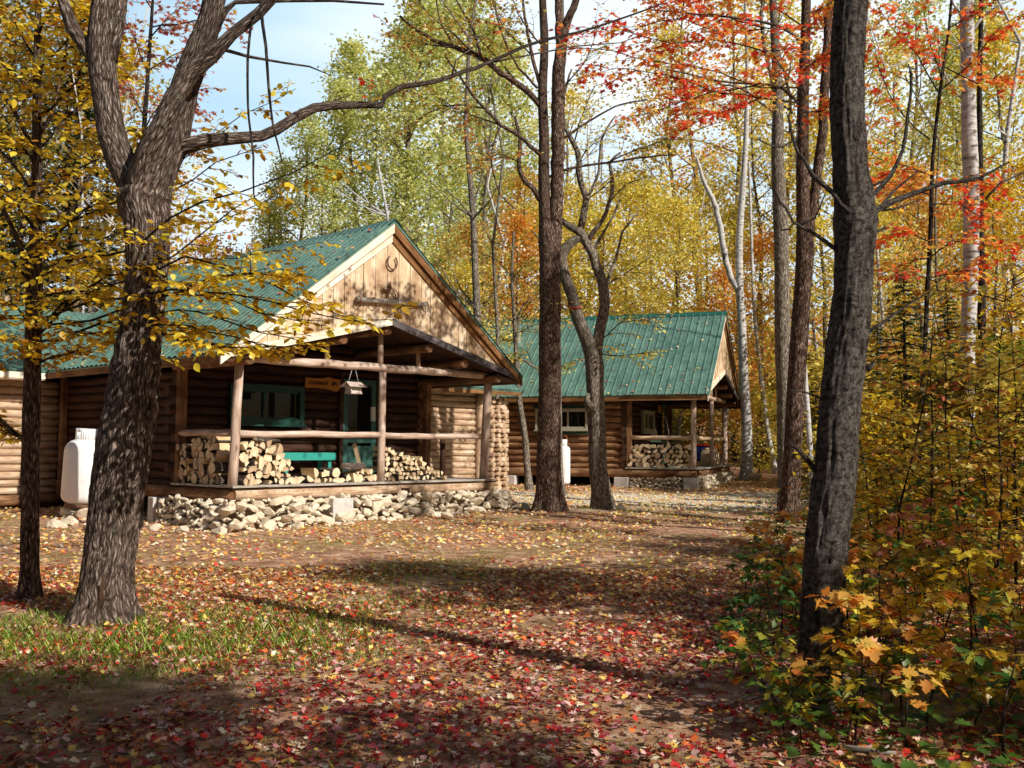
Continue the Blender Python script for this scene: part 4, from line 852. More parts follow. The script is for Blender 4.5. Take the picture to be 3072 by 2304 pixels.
# --- big dark tree at the right
T6Y = 6.0
t6, g6 = hero('yellow_birch_tree', 'largest dark trunk at the right, silvery patches over black plated bark, bare dead branches', T6Y, 1762,
    [(1764, 1545, 96), (1767, 1480, 90), (1772, 1400, 86), (1777, 1300, 85), (1785, 1200, 85), (1797, 1080, 86), (1806, 1000, 85), (1812, 900, 83), (1823, 800, 83), (1836, 700, 82), (1843, 620, 78), (1846, 540, 80), (1848, 480, 94), (1846, 440, 82), (1836, 350, 70), (1831, 250, 68), (1831, 150, 68), (1834, 60, 68), (1840, -60, 70)],
    [[(1836, 455, 16, -.1), (1820, 440, 12, -.15), (1798, 417, 12), (1755, 377, 11), (1740, 350, 9), (1725, 330, 8), (1712, 299, 7), (1701, 247, 4)], [(1714, 302, 5), (1690, 318, 5), (1668, 316, 4), (1634, 300, 3)], [(1718, 315, 4), (1722, 285, 3), (1720, 260, 2)],
     [(1806, 540, 10), (1780, 520, 9), (1755, 503, 8), (1735, 490, 7), (1712, 477, 6), (1698, 450, 6), (1685, 434, 5), (1668, 390, 4)], [(1716, 480, 5), (1705, 495, 4), (1686, 498, 3)], [(1728, 488, 4), (1760, 470, 4), (1782, 420, 3)],
     [(1862, 466, 20, -.05), (1890, 452, 17), (1929, 434, 14), (1960, 423, 12), (1989, 412, 11), (2033, 396, 10), (2085, 392, 9), (2115, 385, 8), (2137, 373, 6), (2180, 350, 4)], [(2128, 430, 5), (2160, 395, 5), (2212, 372, 4), (2260, 350, 2)],
     [(1862, 430, 16), (1890, 415, 12), (1924, 382, 10), (1940, 350, 9), (1950, 321, 8), (1958, 280, 8), (1963, 243, 7), (1969, 200, 6), (1968, 160, 7), (1963, 138, 2)], [(1895, 450, 8), (1915, 430, 7), (1933, 408, 6), (1963, 386, 5), (1985, 368, 3)], [(1890, 456, 6), (1930, 452, 5), (1965, 440, 4), (1990, 430, 2)],
     [(1874, 405, 6), (1910, 392, 5), (1945, 350, 4)], [(1778, 1022, 20), (1762, 1013, 15), (1745, 994, 11), (1730, 978, 9), (1705, 955, 5)], [(1776, 860, 6), (1740, 848, 4), (1700, 842, 2)], [(1868, 800, 20), (1880, 790, 14), (1890, 783, 8)],
     [(1872, 500, 12), (1895, 498, 8), (1915, 494, 5)], [(1868, 720, 10), (1900, 700, 7), (1960, 660, 5), (2010, 630, 3)], [(1848, 20, 20), (1875, -30, 16), (1890, -60, 14)]], 'bark_yellow_birch', seg=72, step=.03, amp=.011, flare_amt=.25)
# --- right birch, trunks behind
t7, g7 = hero('birch_tree', 'white banded birch right of the largest dark trunk, rising out of the yellow undergrowth', 15., 2088,
    [(2088, 1190, 34), (2088, 1000, 30), (2090, 900, 30), (2090, 750, 31), (2096, 620, 31), (2098, 500, 32), (2098, 400, 33), (2094, 300, 32), (2092, 200, 29), (2090, 100, 29), (2088, 0, 28), (2088, -60, 27)],
    [[(2096, 75, 8), (2115, 45, 7), (2150, 15, 5), (2212, -10, 3)], [(2086, 50, 6), (2060, 10, 5), (2045, -20, 4)], [(2085, 220, 5), (2055, 190, 4), (2032, 140, 4), (2028, 80, 3)], [(2100, 150, 5), (2118, 110, 4), (2130, 60, 3)]], 'bark_birch', seg=28, step=.1, amp=.004, flare_amt=.1)
def straight(name, label, Y, pts, mat, group=None, seg=16, limbs=(), amp=.01, fl=.3):
    return hero(name, label, Y, pts[0][0], pts, list(limbs), mat, group, seg=seg, step=.25, amp=amp, flare_amt=fl)
straight('hardwood_tree', 'dark slim trunk standing just behind the right hand birch', 18., [(2126, 1100, 16), (2122, 800, 16), (2120, 600, 15), (2118, 400, 12), (2116, 200, 10), (2120, 0, 8), (2120, -60, 7)], 'bark_dark')
t8a, g8a = straight('hardwood_tree', 'grey lit trunk left of the two brown leaning stems beyond the largest dark trunk', 21.5, [(1700, 1040, 38), (1697, 1000, 34), (1694, 850, 32), (1690, 700, 32), (1687, 500, 31), (1680, 350, 27), (1680, 200, 22), (1672, 50, 17), (1668, -60, 15)], 'bark_grey', seg=24, limbs=([(1676, 200, 9), (1656, 120, 9), (1645, 40, 8), (1655, -40, 7)], [(1668, 240, 6), (1600, 190, 5), (1560, 185, 4)]))
t8, g8 = straight('red_maple_tree', 'brown leaning trunk with red leaves, between the grey lit trunk and the largest dark trunk', 18.7, [(1706, 1132, 46), (1708, 1080, 40), (1714, 950, 38), (1722, 800, 38), (1730, 680, 36), (1736, 560, 32), (1735, 450, 29), (1734, 330, 26), (1735, 200, 24), (1740, 80, 21), (1742, -60, 18)], 'bark_brown', seg=26, limbs=([(1730, 690, 24), (1742, 580, 23), (1752, 480, 22), (1764, 380, 22), (1776, 290, 21), (1782, 180, 20), (1790, 60, 19), (1796, -60, 18)], [(1728, 230, 8), (1690, 190, 7), (1640, 182, 6), (1560, 176, 4), (1440, 150, 3)], [(1738, 100, 7), (1690, 60, 6), (1600, 40, 5), (1500, 30, 4), (1400, 20, 3)]))
rb = [[(1735, 190), (1640, 185), (1520, 150), (1400, 130), (1290, 105), (1225, 110)], [(1760, 60), (1650, 60), (1540, 30), (1420, 50), (1330, 60)], [(1725, 225), (1640, 210), (1560, 200), (1440, 165), (1330, 150), (1260, 170)], [(1740, 100), (1650, 110), (1560, 90), (1450, 90), (1360, 70), (1280, 60)],
      [(1735, 150), (1760, 130), (1800, 110)], [(1735, 60), (1700, 30), (1650, 0), (1560, -20)], [(1736, 240), (1780, 240), (1790, 215)], [(1735, 30), (1790, 10), (1850, -30)], [(1700, 180), (1600, 230), (1520, 250), (1460, 270)], [(1640, 185), (1540, 200), (1450, 230), (1380, 250)], [(1650, 60), (1560, 70), (1480, 40), (1400, 0)], [(1738, 200), (1690, 150), (1660, 90)]]
crown(t8, g8, [lm([(x, y, (1735-x)*-.004) for x, y in b], 16.5) for b in rb], 'leaf_red', STAR, .11, n=21, length=1.0, br=.014, twig=.005, tint=(.25, .95), spacing=.085)
# red sprays to the right of the dark trunk
t9, g9 = straight('red_maple_tree', 'slender maple with scarlet sprays between the largest dark trunk and the right hand birch', 13.5, [(1985, 1100, 9), (1990, 900, 9), (2000, 700, 9), (2010, 500, 8), (2015, 350, 7), (2030, 200, 6), (2050, 60, 5), (2060, -60, 4)], 'bark_dark', seg=10)
rb2 = [[(2012, 300), (1950, 250), (1900, 150), (1880, 60)], [(2030, 200), (1980, 120), (1930, 60), (1900, 20)], [(2030, 200), (2100, 130), (2160, 60), (2212, 30)], [(2010, 420), (1950, 400), (1900, 390)], [(2012, 380), (1960, 360), (1910, 350), (1880, 330)], [(2012, 400), (2080, 390), (2150, 400)], [(2005, 560), (2060, 520), (2130, 530), (2200, 540)], [(2005, 520), (1960, 500), (1920, 510)], [(2040, 150), (2110, 180), (2170, 170)],
       [(2005, 560), (1980, 560), (1950, 590)], [(2010, 440), (2070, 440), (2120, 470)], [(2035, 180), (2000, 60), (1990, -10)], [(2050, 60), (2120, 20), (2180, -20)], [(2004, 600), (2060, 590), (2120, 560)]]
crown(t9, g9, [lm(b, 13.5) for b in rb2], 'leaf_red', STAR, .10, n=14, length=.75, br=.011, twig=.004, tint=(.3, .98), spacing=.085)
# pink-red maple sprays behind the big maple
t10, g10 = straight('red_maple_tree', 'maple with pinkish red leaves showing against the sky behind the forked limbs at left', 17., [(300, 1000, 18), (298, 800, 17), (300, 500, 14), (310, 300, 11), (320, 150, 8), (330, 0, 6), (332, -60, 5)], 'bark_dark', seg=10)
crown(t10, g10, [lm(b, 17.) for b in ([(312, 280), (350, 220), (400, 200), (440, 190)], [(320, 150), (370, 120), (420, 100)], [(325, 80), (370, 30), (420, 0)], [(312, 250), (280, 200), (270, 150)], [(320, 160), (290, 80), (260, 30)], [(330, 20), (300, -20), (260, -40)], [(312, 280), (370, 260), (420, 230)], [(325, 60), (480, 40), (520, 60)], [(305, 330), (350, 300), (390, 290)])], 'leaf_pinkish', STAR, .11, n=15, length=.9, br=.014, twig=.005, tint=(.0, .8), spacing=.11)
# white birches by the rear cabin gable
straight('birch_tree', 'stout white birch rising from a dark base beside the rear cabin gable', 34.5, [(1612, 1036, 30), (1614, 990, 25), (1612, 905, 22), (1606, 807, 20), (1603, 710, 18), (1597, 600, 17), (1598, 500, 15), (1606, 390, 13), (1612, 280, 11), (1614, 150, 8), (1610, 0, 6)], 'bark_birch', 'white birches near the rear cabin', limbs=([(1600, 640, 10), (1580, 600, 13), (1568, 560, 13), (1557, 500, 13), (1547, 450, 12), (1535, 420, 11), (1520, 390, 9), (1505, 340, 5)],), amp=.004)
straight('birch_tree', 'thin leaning birch pole right of the stout white birch', 38., [(1674, 1015, 12), (1660, 940, 10), (1648, 850, 10), (1640, 780, 9), (1632, 700, 8), (1626, 600, 7), (1622, 480, 6), (1618, 350, 5)], 'bark_birch', 'white birches near the rear cabin', amp=.003)
straight('birch_tree', 'thin pale pole seen between the brown stems and the largest dark trunk', 24., [(1752, 1010, 12), (1745, 900, 12), (1738, 800, 11), (1730, 640, 9), (1725, 500, 7), (1720, 300, 5)], 'bark_birch', 'white birches near the rear cabin', amp=.003)

# ================================================================== THE WOODS BEHIND
def tree_proto(kind, seed):
    rn = np.random.default_rng(seed); rr = random.Random(seed); m = MB(); L = Leaves()
    H, b0, Rm, nl, ls, npri, slant = dict(poplar=(19, .2, 2.3, 6300, (.11, .20), 40, .8), maple=(14, .18, 3.3, 7600, (.10, .18), 44, .45), shade=(14, .12, 3.6, 8600, (.16, .27), 44, .4), sparse=(17, .35, 2.8, 3400, (.11, .18), 34, .6),
                                          young=(7, .12, 1.7, 3600, (.08, .12), 30, .4), shrub=(2.6, .05, 1.1, 1500, (.07, .11), 18, .6))[kind]
    tr = []; n = 9; off = [0, 0]
    for i in range(n):
        off[0] += rr.gauss(0, H*.010); off[1] += rr.gauss(0, H*.010); tr.append(Vector((off[0] if i else 0, off[1] if i else 0, -.3+(H*.97+.3)*i/(n-1))))
    r0 = H*.0095; m.tube(tr, [r0*(1-.88*i/(n-1)) for i in range(n)], 9)
    cl = []
    for i in range(npri):
        t = b0+(1-b0)*((i+rr.random())/npri)**.9; k = min(n-2, int(t*(n-1))); p = tr[k].lerp(tr[k+1], t*(n-1)-k)
        u = (t-b0)/(1-b0); prof = (sin(pi*min(1, u*.85+.16)))**.7; a = i*2.4+rr.random(); l = Rm*prof*rr.uniform(.6, 1.12)
        d = Vector((cos(a), sin(a), slant*rr.uniform(.5, 1.3)+u*.4)).normalized(); q = [p]
        for s_ in range(4): d = (d+Vector((rr.gauss(0, .12), rr.gauss(0, .12), rr.gauss(.03, .08)))).normalized(); q.append(q[-1]+d*l/4)
        rb_ = r0*.3*(1-.6*u); m.tube(q, [rb_, rb_*.8, rb_*.55, rb_*.35, rb_*.12], 4, caps=False)
        for s_ in range(6):
            j = rr.choice((1, 2, 2, 3, 3, 4)); e = (d+Vector((rr.gauss(0, .7), rr.gauss(0, .7), rr.gauss(.1, .4)))).normalized()*l*rr.uniform(.18, .42); w = q[j]+e
            m.tube([q[j], q[j]+e*.5+Vector((0, 0, .03)), w], [rb_*.3, rb_*.2, rb_*.08], 3, caps=False); cl.append((w, rr.random())); cl.append((q[j]+e*.45, rr.random()))
    C = np.array([tuple(c[0]) for c in cl]); T = np.array([c[1] for c in cl]); wgt = rn.random(len(C))**1.6; wgt /= wgt.sum(); idx = rn.choice(len(C), nl, p=wgt)
    sg = {'poplar': .30, 'maple': .36, 'sparse': .34, 'young': .2, 'shrub': .16, 'shade': .42}[kind]
    P = C[idx]+rn.normal(0, 1, (nl, 3))*sg*np.array([1, 1, .7]); D = rn.normal(0, 1, (nl, 3))*np.array([1, 1, .6])+np.array([0, 0, -.3]); N = rn.normal(0, .6, (nl, 3))+np.array([0, 0, .85])
    T2 = np.clip(.18+.64*T[idx]+rn.normal(0, .13, nl), 0, 1); L.bulk(P, D, N, rn.uniform(*ls, nl), T2)
    a = m.build('trunk', 'bark_grey'); b = L.build('crown', 'leaf_yellow', QUADL); COL.objects.unlink(a); COL.objects.unlink(b); return a, b, H
def spruce_proto(seed):
    rr = random.Random(seed); m = MB(); L = Leaves(); H = 12; m.tube([(0, 0, -.3), (0, 0, H*.5), (0, 0, H)], [.15, .09, .01], 8)
    for i in range(150):
        t = .06+.94*i/150; a = i*2.399; l = 2.2*(1-t)**.8*rr.uniform(.7, 1.1)+.12; p = Vector((0, 0, H*t)); q = [p, p+Vector((cos(a)*l*.5, sin(a)*l*.5, -.06*l)), p+Vector((cos(a)*l, sin(a)*l, -.02*l))]
        m.tube(q, [.018, .012, .004], 4, caps=False)
        for k in range(int(14+l*42)):
            s_ = rr.random()**.7; c = q[0].lerp(q[2], s_)+Vector((0, 0, -.1*l*sin(pi*s_))); sd = rr.choice((-1, 1)); d = Vector((cos(a+sd*.9), sin(a+sd*.9), rr.gauss(-.15, .15)))
            L.add(c+Vector((rr.gauss(0, .03), rr.gauss(0, .03), rr.gauss(0, .02))), d, Vector((rr.gauss(0, .3), rr.gauss(0, .3), 1)), rr.uniform(.14, .34)*(1-.5*s_*0), rr.random())
    a = m.build('trunk', 'bark_dark'); b = L.build('crown', 'needle', NEEDLE); COL.objects.unlink(a); COL.objects.unlink(b); return a, b, H
PR = {k: [tree_proto(k, 30+i*7+len(k)) for i in range(2)] for k in ('poplar', 'maple', 'sparse', 'young', 'shrub', 'shade')}
PR['spruce'] = [spruce_proto(3)]
PLACED = []
def plant(kind, loc, H, leaf, bark, name, desc, cat='tree', group=None, wide=1., rot=None, ordinal=True):
    a, b, h0 = R.choice(PR[kind]); k = H/h0; t = thing(name, loc, desc, cat, group, R.random()*6.28 if rot is None else rot); t.scale = (k*wide, k*wide, k)
    for src, mt in ((a, bark), (b, leaf)):
        o = src.copy(); link(o, t)
        if mt and o.material_slots: o.material_slots[0].link = 'OBJECT'; o.material_slots[0].material = MATS[mt]
    if ordinal: PLACED.append((desc, loc.x/loc.y, t))
    return t
def back(dx, dytop, Y, kind, leaf, bark='bark_grey', name='hardwood_tree', desc='', wide=1., group='trees of the woods behind the cabins'):
    g = on_ground(dx, Y); top = A(dx, dytop, Y).z; return plant(kind, g, max(2, top-g.z), leaf, bark, name, desc, group=group, wide=wide)
GP = 'pale green poplar in the woods behind the front cabin'
for dx, ty, Y in ((735, 60, 52), (610, 330, 48), (900, -60, 40), (560, 420, 46), (650, 230, 46), (720, 150, 50), (800, 120, 54), (880, 30, 46), (960, -20, 50), (1040, 20, 56), (690, 330, 40), (860, 300, 40), (950, 280, 42), (1090, 60, 60), (1000, -120, 62)):
    back(dx, ty, Y, 'poplar', 'leaf_green', 'bark_grey', 'poplar_tree', GP, 1.15)
for dx, ty, Y, k, lf in ((1010, 470, 33, 'maple', 'leaf_mixed'), (1090, 440, 36, 'young', 'leaf_orange'), (1130, 360, 44, 'maple', 'leaf_mixed'), (1000, 560, 31, 'young', 'leaf_yellow')):
    back(dx, ty, Y, k, lf, 'bark_brown', 'maple_tree', 'orange maple between front gable and twin trunk')
YM = 'yellow leaved maple in the woods above the rear cabin roof'
for dx, ty, Y, k in ((1180, 420, 42, 'maple'), (1250, 390, 45, 'maple'), (1330, 350, 47, 'maple'), (1400, 370, 43, 'maple'), (1465, 420, 40, 'maple'), (1530, 380, 50, 'maple'), (1300, 440, 41, 'young'), (1440, 40, 64, 'sparse'), (1230, 180, 60, 'sparse'), (1590, 430, 44, 'young')):
    back(dx, ty, Y, k, 'leaf_yellow', 'bark_grey', 'maple_tree', YM, 1.1)
RM = 'golden leaved tree in the woods right of the rear cabin'
for dx, ty, Y, k, lf in ((1640, 160, 48, 'sparse', 'leaf_yellow'), (1700, -60, 50, 'sparse', 'leaf_yellow'), (1780, 230, 46, 'maple', 'leaf_yellow'), (1860, -40, 48, 'sparse', 'leaf_yellow'), (1930, 330, 44, 'maple', 'leaf_yellow'), (1960, 60, 50, 'sparse', 'leaf_yellow'), (2010, -60, 46, 'sparse', 'leaf_green'), (2080, 40, 40, 'poplar', 'leaf_green'), (2150, -80, 38, 'poplar', 'leaf_green'),
                         (2230, 0, 34, 'maple', 'leaf_yellow'), (2160, 380, 24, 'maple', 'leaf_gold'), (2240, 330, 26, 'maple', 'leaf_gold'), (1560, 560, 38, 'young', 'leaf_orange'), (1650, 500, 42, 'young', 'leaf_orange'), (1760, 450, 34, 'young', 'leaf_yellow'), (1880, 420, 30, 'maple', 'leaf_yellow'), (1990, 350, 34, 'maple', 'leaf_orange'), (2330, 100, 30, 'poplar', 'leaf_gold'), (1500, -80, 70, 'sparse', 'leaf_orange'), (1590, -60, 62, 'sparse', 'leaf_yellow')):
    back(dx, ty, Y, k, lf, 'bark_grey', 'hardwood_tree', RM)
LM = 'autumn tree in the woods behind the front cabin left end'
for dx, ty, Y, k, lf in ((-60, -150, 26, 'maple', 'leaf_dull'), (20, 100, 34, 'maple', 'leaf_dull'), (120, -60, 38, 'maple', 'leaf_mixed'), (210, 80, 42, 'maple', 'leaf_mixed'), (300, 300, 46, 'sparse', 'leaf_orange'), (400, 500, 48, 'young', 'leaf_orange'), (330, 560, 44, 'young', 'leaf_mixed'), (480, 540, 50, 'young', 'leaf_orange'), (-200, -200, 30, 'maple', 'leaf_gold'), (-160, 250, 24, 'young', 'leaf_gold')):
    back(dx, ty, Y, k, lf, 'bark_dark', 'hardwood_tree', LM)
for dx, ty, Y, w_, ds in ((140, 60, 36, 1.3, 'tall dark conifer behind the slim tree at the far left'), (215, 480, 40, 1.5, 'broad green conifer between the slim tree and the big maple'), (-20, 250, 34, 1.2, 'dark conifer at the left edge of the picture'), (590, 420, 52, 1.2, 'dark conifer peeping out left of the poplars'),
                      (1960, 590, 19, 1.3, 'dark conifer filling the gap between the largest dark trunk and the right hand birch'), (2055, 640, 21, 1.2, 'dark conifer just left behind the right hand birch'), (1900, 700, 24, 1.2, 'dark conifer close behind the largest dark trunk'), (1440, 820, 37, 1.3, 'dark green conifer seen through the rear porch'), (1750, 760, 30, 1.1, 'small conifer behind the thin pale pole')):
    back(dx, ty, Y, 'spruce', 'needle', 'bark_dark', 'conifer_tree', ds, w_, 'conifers among the hardwoods')
# bare slim stems
for i in range(34):
    Y = R.uniform(26, 52); dx = R.choice((R.uniform(1180, 1580), R.uniform(1640, 2260), R.uniform(1640, 2260), R.uniform(880, 1120), R.uniform(-50, 330))); g = on_ground(dx, Y); h = R.uniform(9, 17); r = R.uniform(.06, .15); le = R.gauss(0, .5)
    if 1100 < dx < 1720 and Y < 42: Y = 46; g = on_ground(dx, Y)
    s = thing('pole_tree', g, 'slim bare trunk in the woods behind the cabins', 'tree', 'slim bare trunks of the far woods'); PLACED.append(('slim bare trunk in the woods behind the cabins', g.x/g.y, s)); m = MB()
    n = 7; q = [Vector((le*(j/n)+R.gauss(0, .06)*j, R.gauss(0, .06)*j, -.2+h*j/(n-1))) for j in range(n)]; m.tube(q, [r*(1-.8*j/(n-1)) for j in range(n)], 9)
    for _ in range(9):
        j = R.randint(2, n-2); a = R.random()*6.3; l = R.uniform(.6, 1.8); e = Vector((cos(a), sin(a), R.uniform(.3, 1)))*l; m.tube([q[j], q[j]+e*.5+rv(.06), q[j]+e+Vector((0, 0, .2))], [r*.25, r*.15, r*.05], 5, caps=False)
    m.build('trunk', R.choice(('bark_grey', 'bark_birch', 'bark_birch', 'bark_grey')), s)
# hillside brush
for i in range(95):
    Y = R.uniform(37, 52) if i < 60 else R.uniform(22, 40); dx = R.uniform(880, 2300) if i < 60 else R.uniform(1800, 2350)
    if 1000 < dx < 1640 and Y < 42: Y = R.uniform(43, 50)
    lf = R.choice(('leaf_rust', 'leaf_orange', 'leaf_yellow', 'leaf_dull', 'leaf_gold', 'leaf_yellow', 'leaf_underwood')); ds = 'autumn bush on the wooded slope behind the cabins'
    plant('shrub', on_ground(dx, Y), R.uniform(1.8, 4.2), lf, 'bark_brown', 'bush', ds, 'bush', 'bushes on the wooded slope', 1.35)
for i in range(16):
    Y = R.uniform(38, 50); dx = R.uniform(-150, 520); plant('shrub', on_ground(dx, Y), R.uniform(2, 4), R.choice(('leaf_rust', 'leaf_orange', 'leaf_dull', 'leaf_mixed')), 'bark_brown', 'bush', 'leafy autumn bush behind the left wing of the front cabin', 'bush', 'bushes on the wooded slope', 1.4)
# the far wood: one mass
fl = Leaves(); n = 60000
ang = NR.uniform(-.62, .62, n); Yf = NR.uniform(62, 92, n); X = np.tan(ang)*Yf; zc = NR.beta(1.1, 2.1, n); clump = np.array([noise.noise(Vector((x*.13, y*.13, z*3))) for x, y, z in zip(X, Yf, zc)]); hm = 12+5*np.sin(X*.23)+3*np.sin(X*.61+2)
keep = clump > -.22; Zf = zc*hm+np.array([gz(x, y) for x, y in zip(X, Yf)]); P = np.stack([X, Yf, Zf], 1)[keep]; n2 = len(P)
fl.bulk(P, NR.normal(0, 1, (n2, 3)), NR.normal(0, 1, (n2, 3)), NR.uniform(.28, .55, n2), np.clip(.5+clump[keep]*.9+NR.normal(0, .15, n2), 0, 1)); tag(fl.build('far_woods', 'leaf_mixed', QUADL), 'hazy mass of autumn woods far behind the cabins', 'woods', kind='stuff')

# ================================================================== UNDERGROWTH AT THE RIGHT
def sapling(loc, H, leaf, tpl, size, label, nb=9, name='maple_sapling', lean=None, spread=.5, tint=(.1, .9), nt=3, group='saplings of the undergrowth at the right', base=.2, cat='sapling'):
    t = thing(name, loc, label, cat, group); mb, lv = MB(), Leaves(); le = lean or Vector((R.gauss(0, .12), R.gauss(0, .12), 0)); n = 6
    q = [Vector((0, 0, -.05))+(le*(j/n)**1.5*H)+Vector((R.gauss(0, .012)*j, R.gauss(0, .012)*j, H*j/(n-1))) for j in range(n)]; r = .004+H*.0042; mb.tube(q, [r*(1-.8*j/(n-1)) for j in range(n)], 6)
    for i in range(nb):
        u = base+(1-base)*(i+.7)/nb; k = min(n-2, int(u*(n-1))); p = q[k].lerp(q[k+1], u*(n-1)-k); a = i*2.4+R.random(); l = spread*H**.5*R.uniform(.5, 1.1)*(1.15-.6*u)
        e = Vector((cos(a), sin(a), R.uniform(.15, .6))); b = [p, p+e*l*.5, p+e*l+Vector((0, 0, -.12*l))]; mb.tube(b, [r*.35, r*.25, r*.1], 4, caps=False); spray(mb, lv, b, nt, l*.8, size, tint, .0025, .3, .2, .07, .3, 1, 1, 3)
    mb.build('stem', 'bark_dark', t); lv.build('crown', leaf, tpl, t); PLACED.append((label, loc.x/loc.y, t)); return t
SAPL = 'leafy sapling in the thicket at the right'
for i in range(54):           # near, knee to waist high, large lobed leaves
    Y = R.uniform(5.0, 10.5); x = Y*R.uniform(.225, .66)+R.uniform(0, .3); 
    if abs(Y-6) < .5 and abs(x-1.85) < .28: x += .6
    H = R.uniform(.3, .95)*(1+.3*(Y-5)/5)*min(1, .45+(x/Y-.2)*3.4); sapling(Vector((x, Y, gz(x, Y))), H, R.choice(('leaf_underwood', 'leaf_underwood', 'leaf_gold', 'leaf_gold', 'leaf_orange')), R.choice((MAPLE, MAPLE, STAR)), R.uniform(.062, .095), 'low '+SAPL+' with lobed leaves', R.randint(5, 8), spread=.42, base=.35)
for i in range(40):          # middle distance, taller
    Y = R.uniform(9.5, 19); x = Y*R.uniform(.33, .62)+.2; H = R.uniform(1.3, 3.0)*min(1, .35+(x/Y-.28)*4.)
    sapling(Vector((x, Y, gz(x, Y))), H, R.choice(('leaf_gold', 'leaf_underwood', 'leaf_yellow', 'leaf_gold')), R.choice((OVATE, STAR, OVATE)), R.uniform(.075, .10), 'taller '+SAPL+' with yellow leaves', R.randint(10, 14), spread=.55, nt=4)
for dx, Y, H in ((1930, 9., 2.6), (2010, 10., 3.0), (2150, 9., 3.1), (2190, 11., 3.4), (1990, 12.5, 3.3), (2070, 11., 2.6), (2240, 8.5, 2.8), (1900, 14., 2.6), (2130, 13.5, 3.8)):
    sapling(on_ground(dx, Y), H, R.choice(('leaf_gold', 'leaf_gold', 'leaf_mixed')), OVATE, .072, 'tall slender sapling with tiers of golden leaves', 16, spread=.62, nt=4, base=.15, tint=(.3, 1))
for dx, Y, H, lf in ((1690, 9.5, .95, 'leaf_orange'), (1720, 8.4, 1.0, 'leaf_orange'), (1960, 8.2, 1.15, 'leaf_pinkish'), (2030, 7.8, 1.1, 'leaf_orange'), (1900, 7.4, .95, 'leaf_orange')):
    sapling(on_ground(dx, Y), H, lf, STAR, .085, 'small maple sapling with %s leaves in the thicket at the right' % ('rose red' if lf == 'leaf_pinkish' else 'orange'), 6, spread=.4, base=.45, tint=(.1, .8))
for dx, Y, H in ((1690, 5.5, .55), (1735, 5.3, .4), (1820, 5.4, .55), (1860, 5.7, .75), (1650, 5.9, .55), (1790, 5.2, .42), (1900, 5.6, .8), (1950, 5.3, .7)):
    sapling(on_ground(dx, Y), H, R.choice(('leaf_gold', 'leaf_underwood', 'leaf_underwood')), MAPLE, .062, 'young golden maple growing at the foot of the largest dark trunk', 7, spread=.42, base=.4, tint=(.2, .9))
for dx, Y, H in ((1640, 8.5, .6), (1660, 9.5, .8), (1600, 7.8, .45), (1610, 10.5, .5), (1690, 7.2, .75), (1580, 7.0, .4)):
    sapling(on_ground(dx, Y), H, 'leaf_underwood', OVATE, .075, 'low green leaved seedling at the left edge of the thicket', 6, spread=.3, base=.3, tint=(0, .35), name='seedling')
for i in range(26):
    Y = R.uniform(11, 26); x = Y*R.uniform(.28, .66)+.4; plant('shrub', Vector((x, Y, gz(x, Y))), R.uniform(1.2, 2.6)*min(1, .4+(x/Y-.25)*4), R.choice(('leaf_gold', 'leaf_yellow', 'leaf_underwood', 'leaf_dull')), 'bark_brown', 'bush', 'dense bush deeper in the thicket at the right', 'bush', 'bushes of the thicket at the right', 1.2)
# herb layer
hl = Leaves()
for _ in range(5200):
    Y = R.uniform(4.6, 22)**1.0; x = Y*R.uniform(.23, .75)+R.uniform(-.1, .3); z = gz(x, Y)+abs(R.gauss(0, .10)); a = R.random()*6.3; hl.add((x, Y, z), (cos(a), sin(a), R.uniform(-.4, .3)), (R.gauss(0, .4), R.gauss(0, .4), 1), R.uniform(.05, .10), min(1, abs(R.gauss(0, .35))))
tag(hl.build('ground_cover', 'leaf_underwood', MAPLE), 'low green and yellow herbs carpeting the thicket floor', 'plants', kind='stuff')

# ================================================================== LITTER AND GRASS
def area(n, y0, y1, lo, hi, p=1.): 
    Y = y0+(y1-y0)*NR.random(n)**p; return Y*NR.uniform(lo, hi, n), Y
def litter(n, y0, y1, size, name, label, tpl, lo=-1.0, hi=1.0, p=.62, mat='litter'):
    X, Y = area(n, y0, y1, lo, hi, p); L = Leaves(); k = 0
    for x, y in zip(X, Y):
        dn = noise.noise(Vector((x*.55, y*.55, 7))) + .5*noise.noise(Vector((x*1.9, y*1.9, 2)))
        if dn < -.24 and R.random() < .35-dn: continue
        a = R.random()*6.3; q = noise.noise(Vector((x*.22, y*.22, 4)))
        tt = R.random(); tt = tt**1.35*.95 if R.random() > smooth(6.5, 13, y)*.85 else .40+tt*.59
        L.add((x, y, gz(x, y)+.008+.022*R.random()), (cos(a), sin(a), R.gauss(0, .30)), (R.gauss(0, .42), R.gauss(0, .42), 1), R.uniform(*size), tt)
    tag(L.build(name, mat, tpl), label, 'leaf litter', kind='stuff')
litter(58000, 3.6, 12, (.024, .058), 'fallen_leaves', 'red, pink and tan maple leaves strewn over the ground near the camera', MAPLE, p=.7)
litter(32000, 3.6, 12, (.022, .055), 'fallen_leaves', 'dry curled leaves lying among the flat red ones near the camera', CURL, p=.7)
litter(9000, 7.2, 12, (.035, .06), 'fallen_leaves', 'leaves coloured sunlit pale among the red ones in the sunny middle of the yard', MAPLE, mat='litter_sunlit')
litter(90000, 11.0, 36, (.04, .085), 'fallen_leaves', 'fallen leaves coloured sunlit pale strewn over the yard around the cabins', STAR, -.8, .8, p=.7, mat='litter_sunlit')
gl_ = Leaves()
